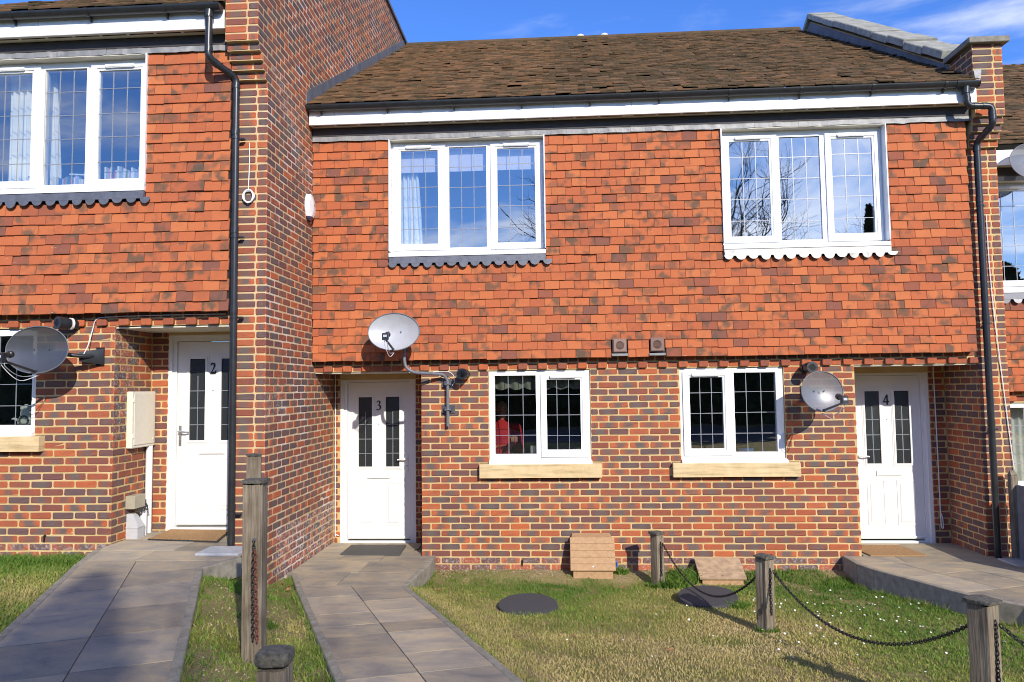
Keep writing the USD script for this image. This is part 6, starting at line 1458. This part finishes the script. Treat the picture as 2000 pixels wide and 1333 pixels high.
def evergreen(x, y, H, R, seed, label, n=9000, shape=1.0):
    rg = np.random.default_rng(seed)
    T = thing('evergreen_tree', (x, y, .5), label, 'tree')
    obj('trunk', tube([(x, y, .3), (x, y, H * .9)], [H * .02, .02], 8), M['bark'], T)
    lim = rg.normal(0, 1, (60, 3)); lim /= np.linalg.norm(lim, axis=1)[:, None]
    t = rg.random(n) ** .8; a = rg.uniform(0, 2 * math.pi, n)
    rr = R * (1 - t) ** shape * (.55 + .45 * meshkit.fbm(np.stack([np.cos(a) * 2, np.sin(a) * 2, t * 9], 1), 3, seed) * 1.7) * np.sqrt(rg.uniform(.3, 1, n))
    c = np.stack([x + rr * np.cos(a), y + rr * np.sin(a), .6 + t * (H - .6)], 1)
    e1 = rg.normal(0, 1, (n, 3)); e1 /= np.linalg.norm(e1, axis=1)[:, None]; e2 = np.cross(e1, rg.normal(0, 1, (n, 3))); e2 /= np.linalg.norm(e2, axis=1)[:, None]
    s = rg.uniform(.08, .22, n)[:, None]
    V = np.stack([c - e1 * s, c + e2 * s * .5, c + e1 * s, c - e2 * s * .5], 1).reshape(-1, 3)
    F = (np.arange(n)[:, None, None] * 4 + np.array([[0, 1, 2], [0, 2, 3]])[None]).reshape(-1, 3)
    obj('crown', (V, F), M['conifer'], T, attrs=dict(tone=np.repeat(rg.random(n), 4)))
bare_tree(6.5, -21.0, 17.0, 3, 'tall bare tree across the road, mirrored in the upper window of number 4')
bare_tree(3.2, -22.0, 17.5, 14, 'tall bare tree across the road, left of the other bare trees')
bare_tree(17.5, -26.0, 16.0, 8, 'bare tree across the road near the tall evergreen')
evergreen(11.9, -20.0, 8.6, 2.0, 4, 'tall dark evergreen across the road, mirrored in the upper window of number 4')
evergreen(-2.4, -20.0, 7.5, 1.5, 6, 'narrow dark evergreen across the road, mirrored in the upper window of number 3', 6000, .7)
evergreen(7.0, -19.5, 6.6, 1.8, 7, 'low dark evergreen under the bare tree across the road', 7000, .6)
evergreen(17.0, -19.0, 6.4, 3.0, 9, 'broad dark evergreen across the road at the far right', 9000, .7)
evergreen(4.7, -20.5, 11.2, 2.3, 12, 'tall ragged evergreen across the road, left of the tall bare tree', 5200, .75)
def hedge():
    rg = np.random.default_rng(2); n = 26000
    x = rg.uniform(-32, 34, n); top = 4.3 + 1.1 * meshkit.fbm(np.stack([x * .5, 0 * x, 0 * x], 1), 3, 3)
    z = .5 + rg.random(n) ** .8 * (top - .5); y = -17.6 + rg.normal(0, .35, n) - .3 * z * .2
    c = np.stack([x, y, z], 1); e1 = rg.normal(0, 1, (n, 3)); e1 /= np.linalg.norm(e1, axis=1)[:, None]; e2 = np.cross(e1, rg.normal(0, 1, (n, 3))); e2 /= np.linalg.norm(e2, axis=1)[:, None]
    s = rg.uniform(.10, .26, n)[:, None]
    V = np.stack([c - e1 * s, c + e2 * s * .5, c + e1 * s, c - e2 * s * .5], 1).reshape(-1, 3)
    F = (np.arange(n)[:, None, None] * 4 + np.array([[0, 1, 2], [0, 2, 3]])[None]).reshape(-1, 3)
    return V, F, np.repeat(rg.random(n), 4)
HG = thing('hedge', (0, -17.6, .5), 'long dark evergreen hedge across the road behind the viewpoint', 'hedge')
hv, hf, ht = hedge(); obj('foliage', (hv, hf), M['conifer'], HG, attrs=dict(tone=ht)); obj('hedge_core', B(-32, 34, -18.2, -17.5, .3, 4.1), M['conifer'], HG, attrs=dict(tone=.1))
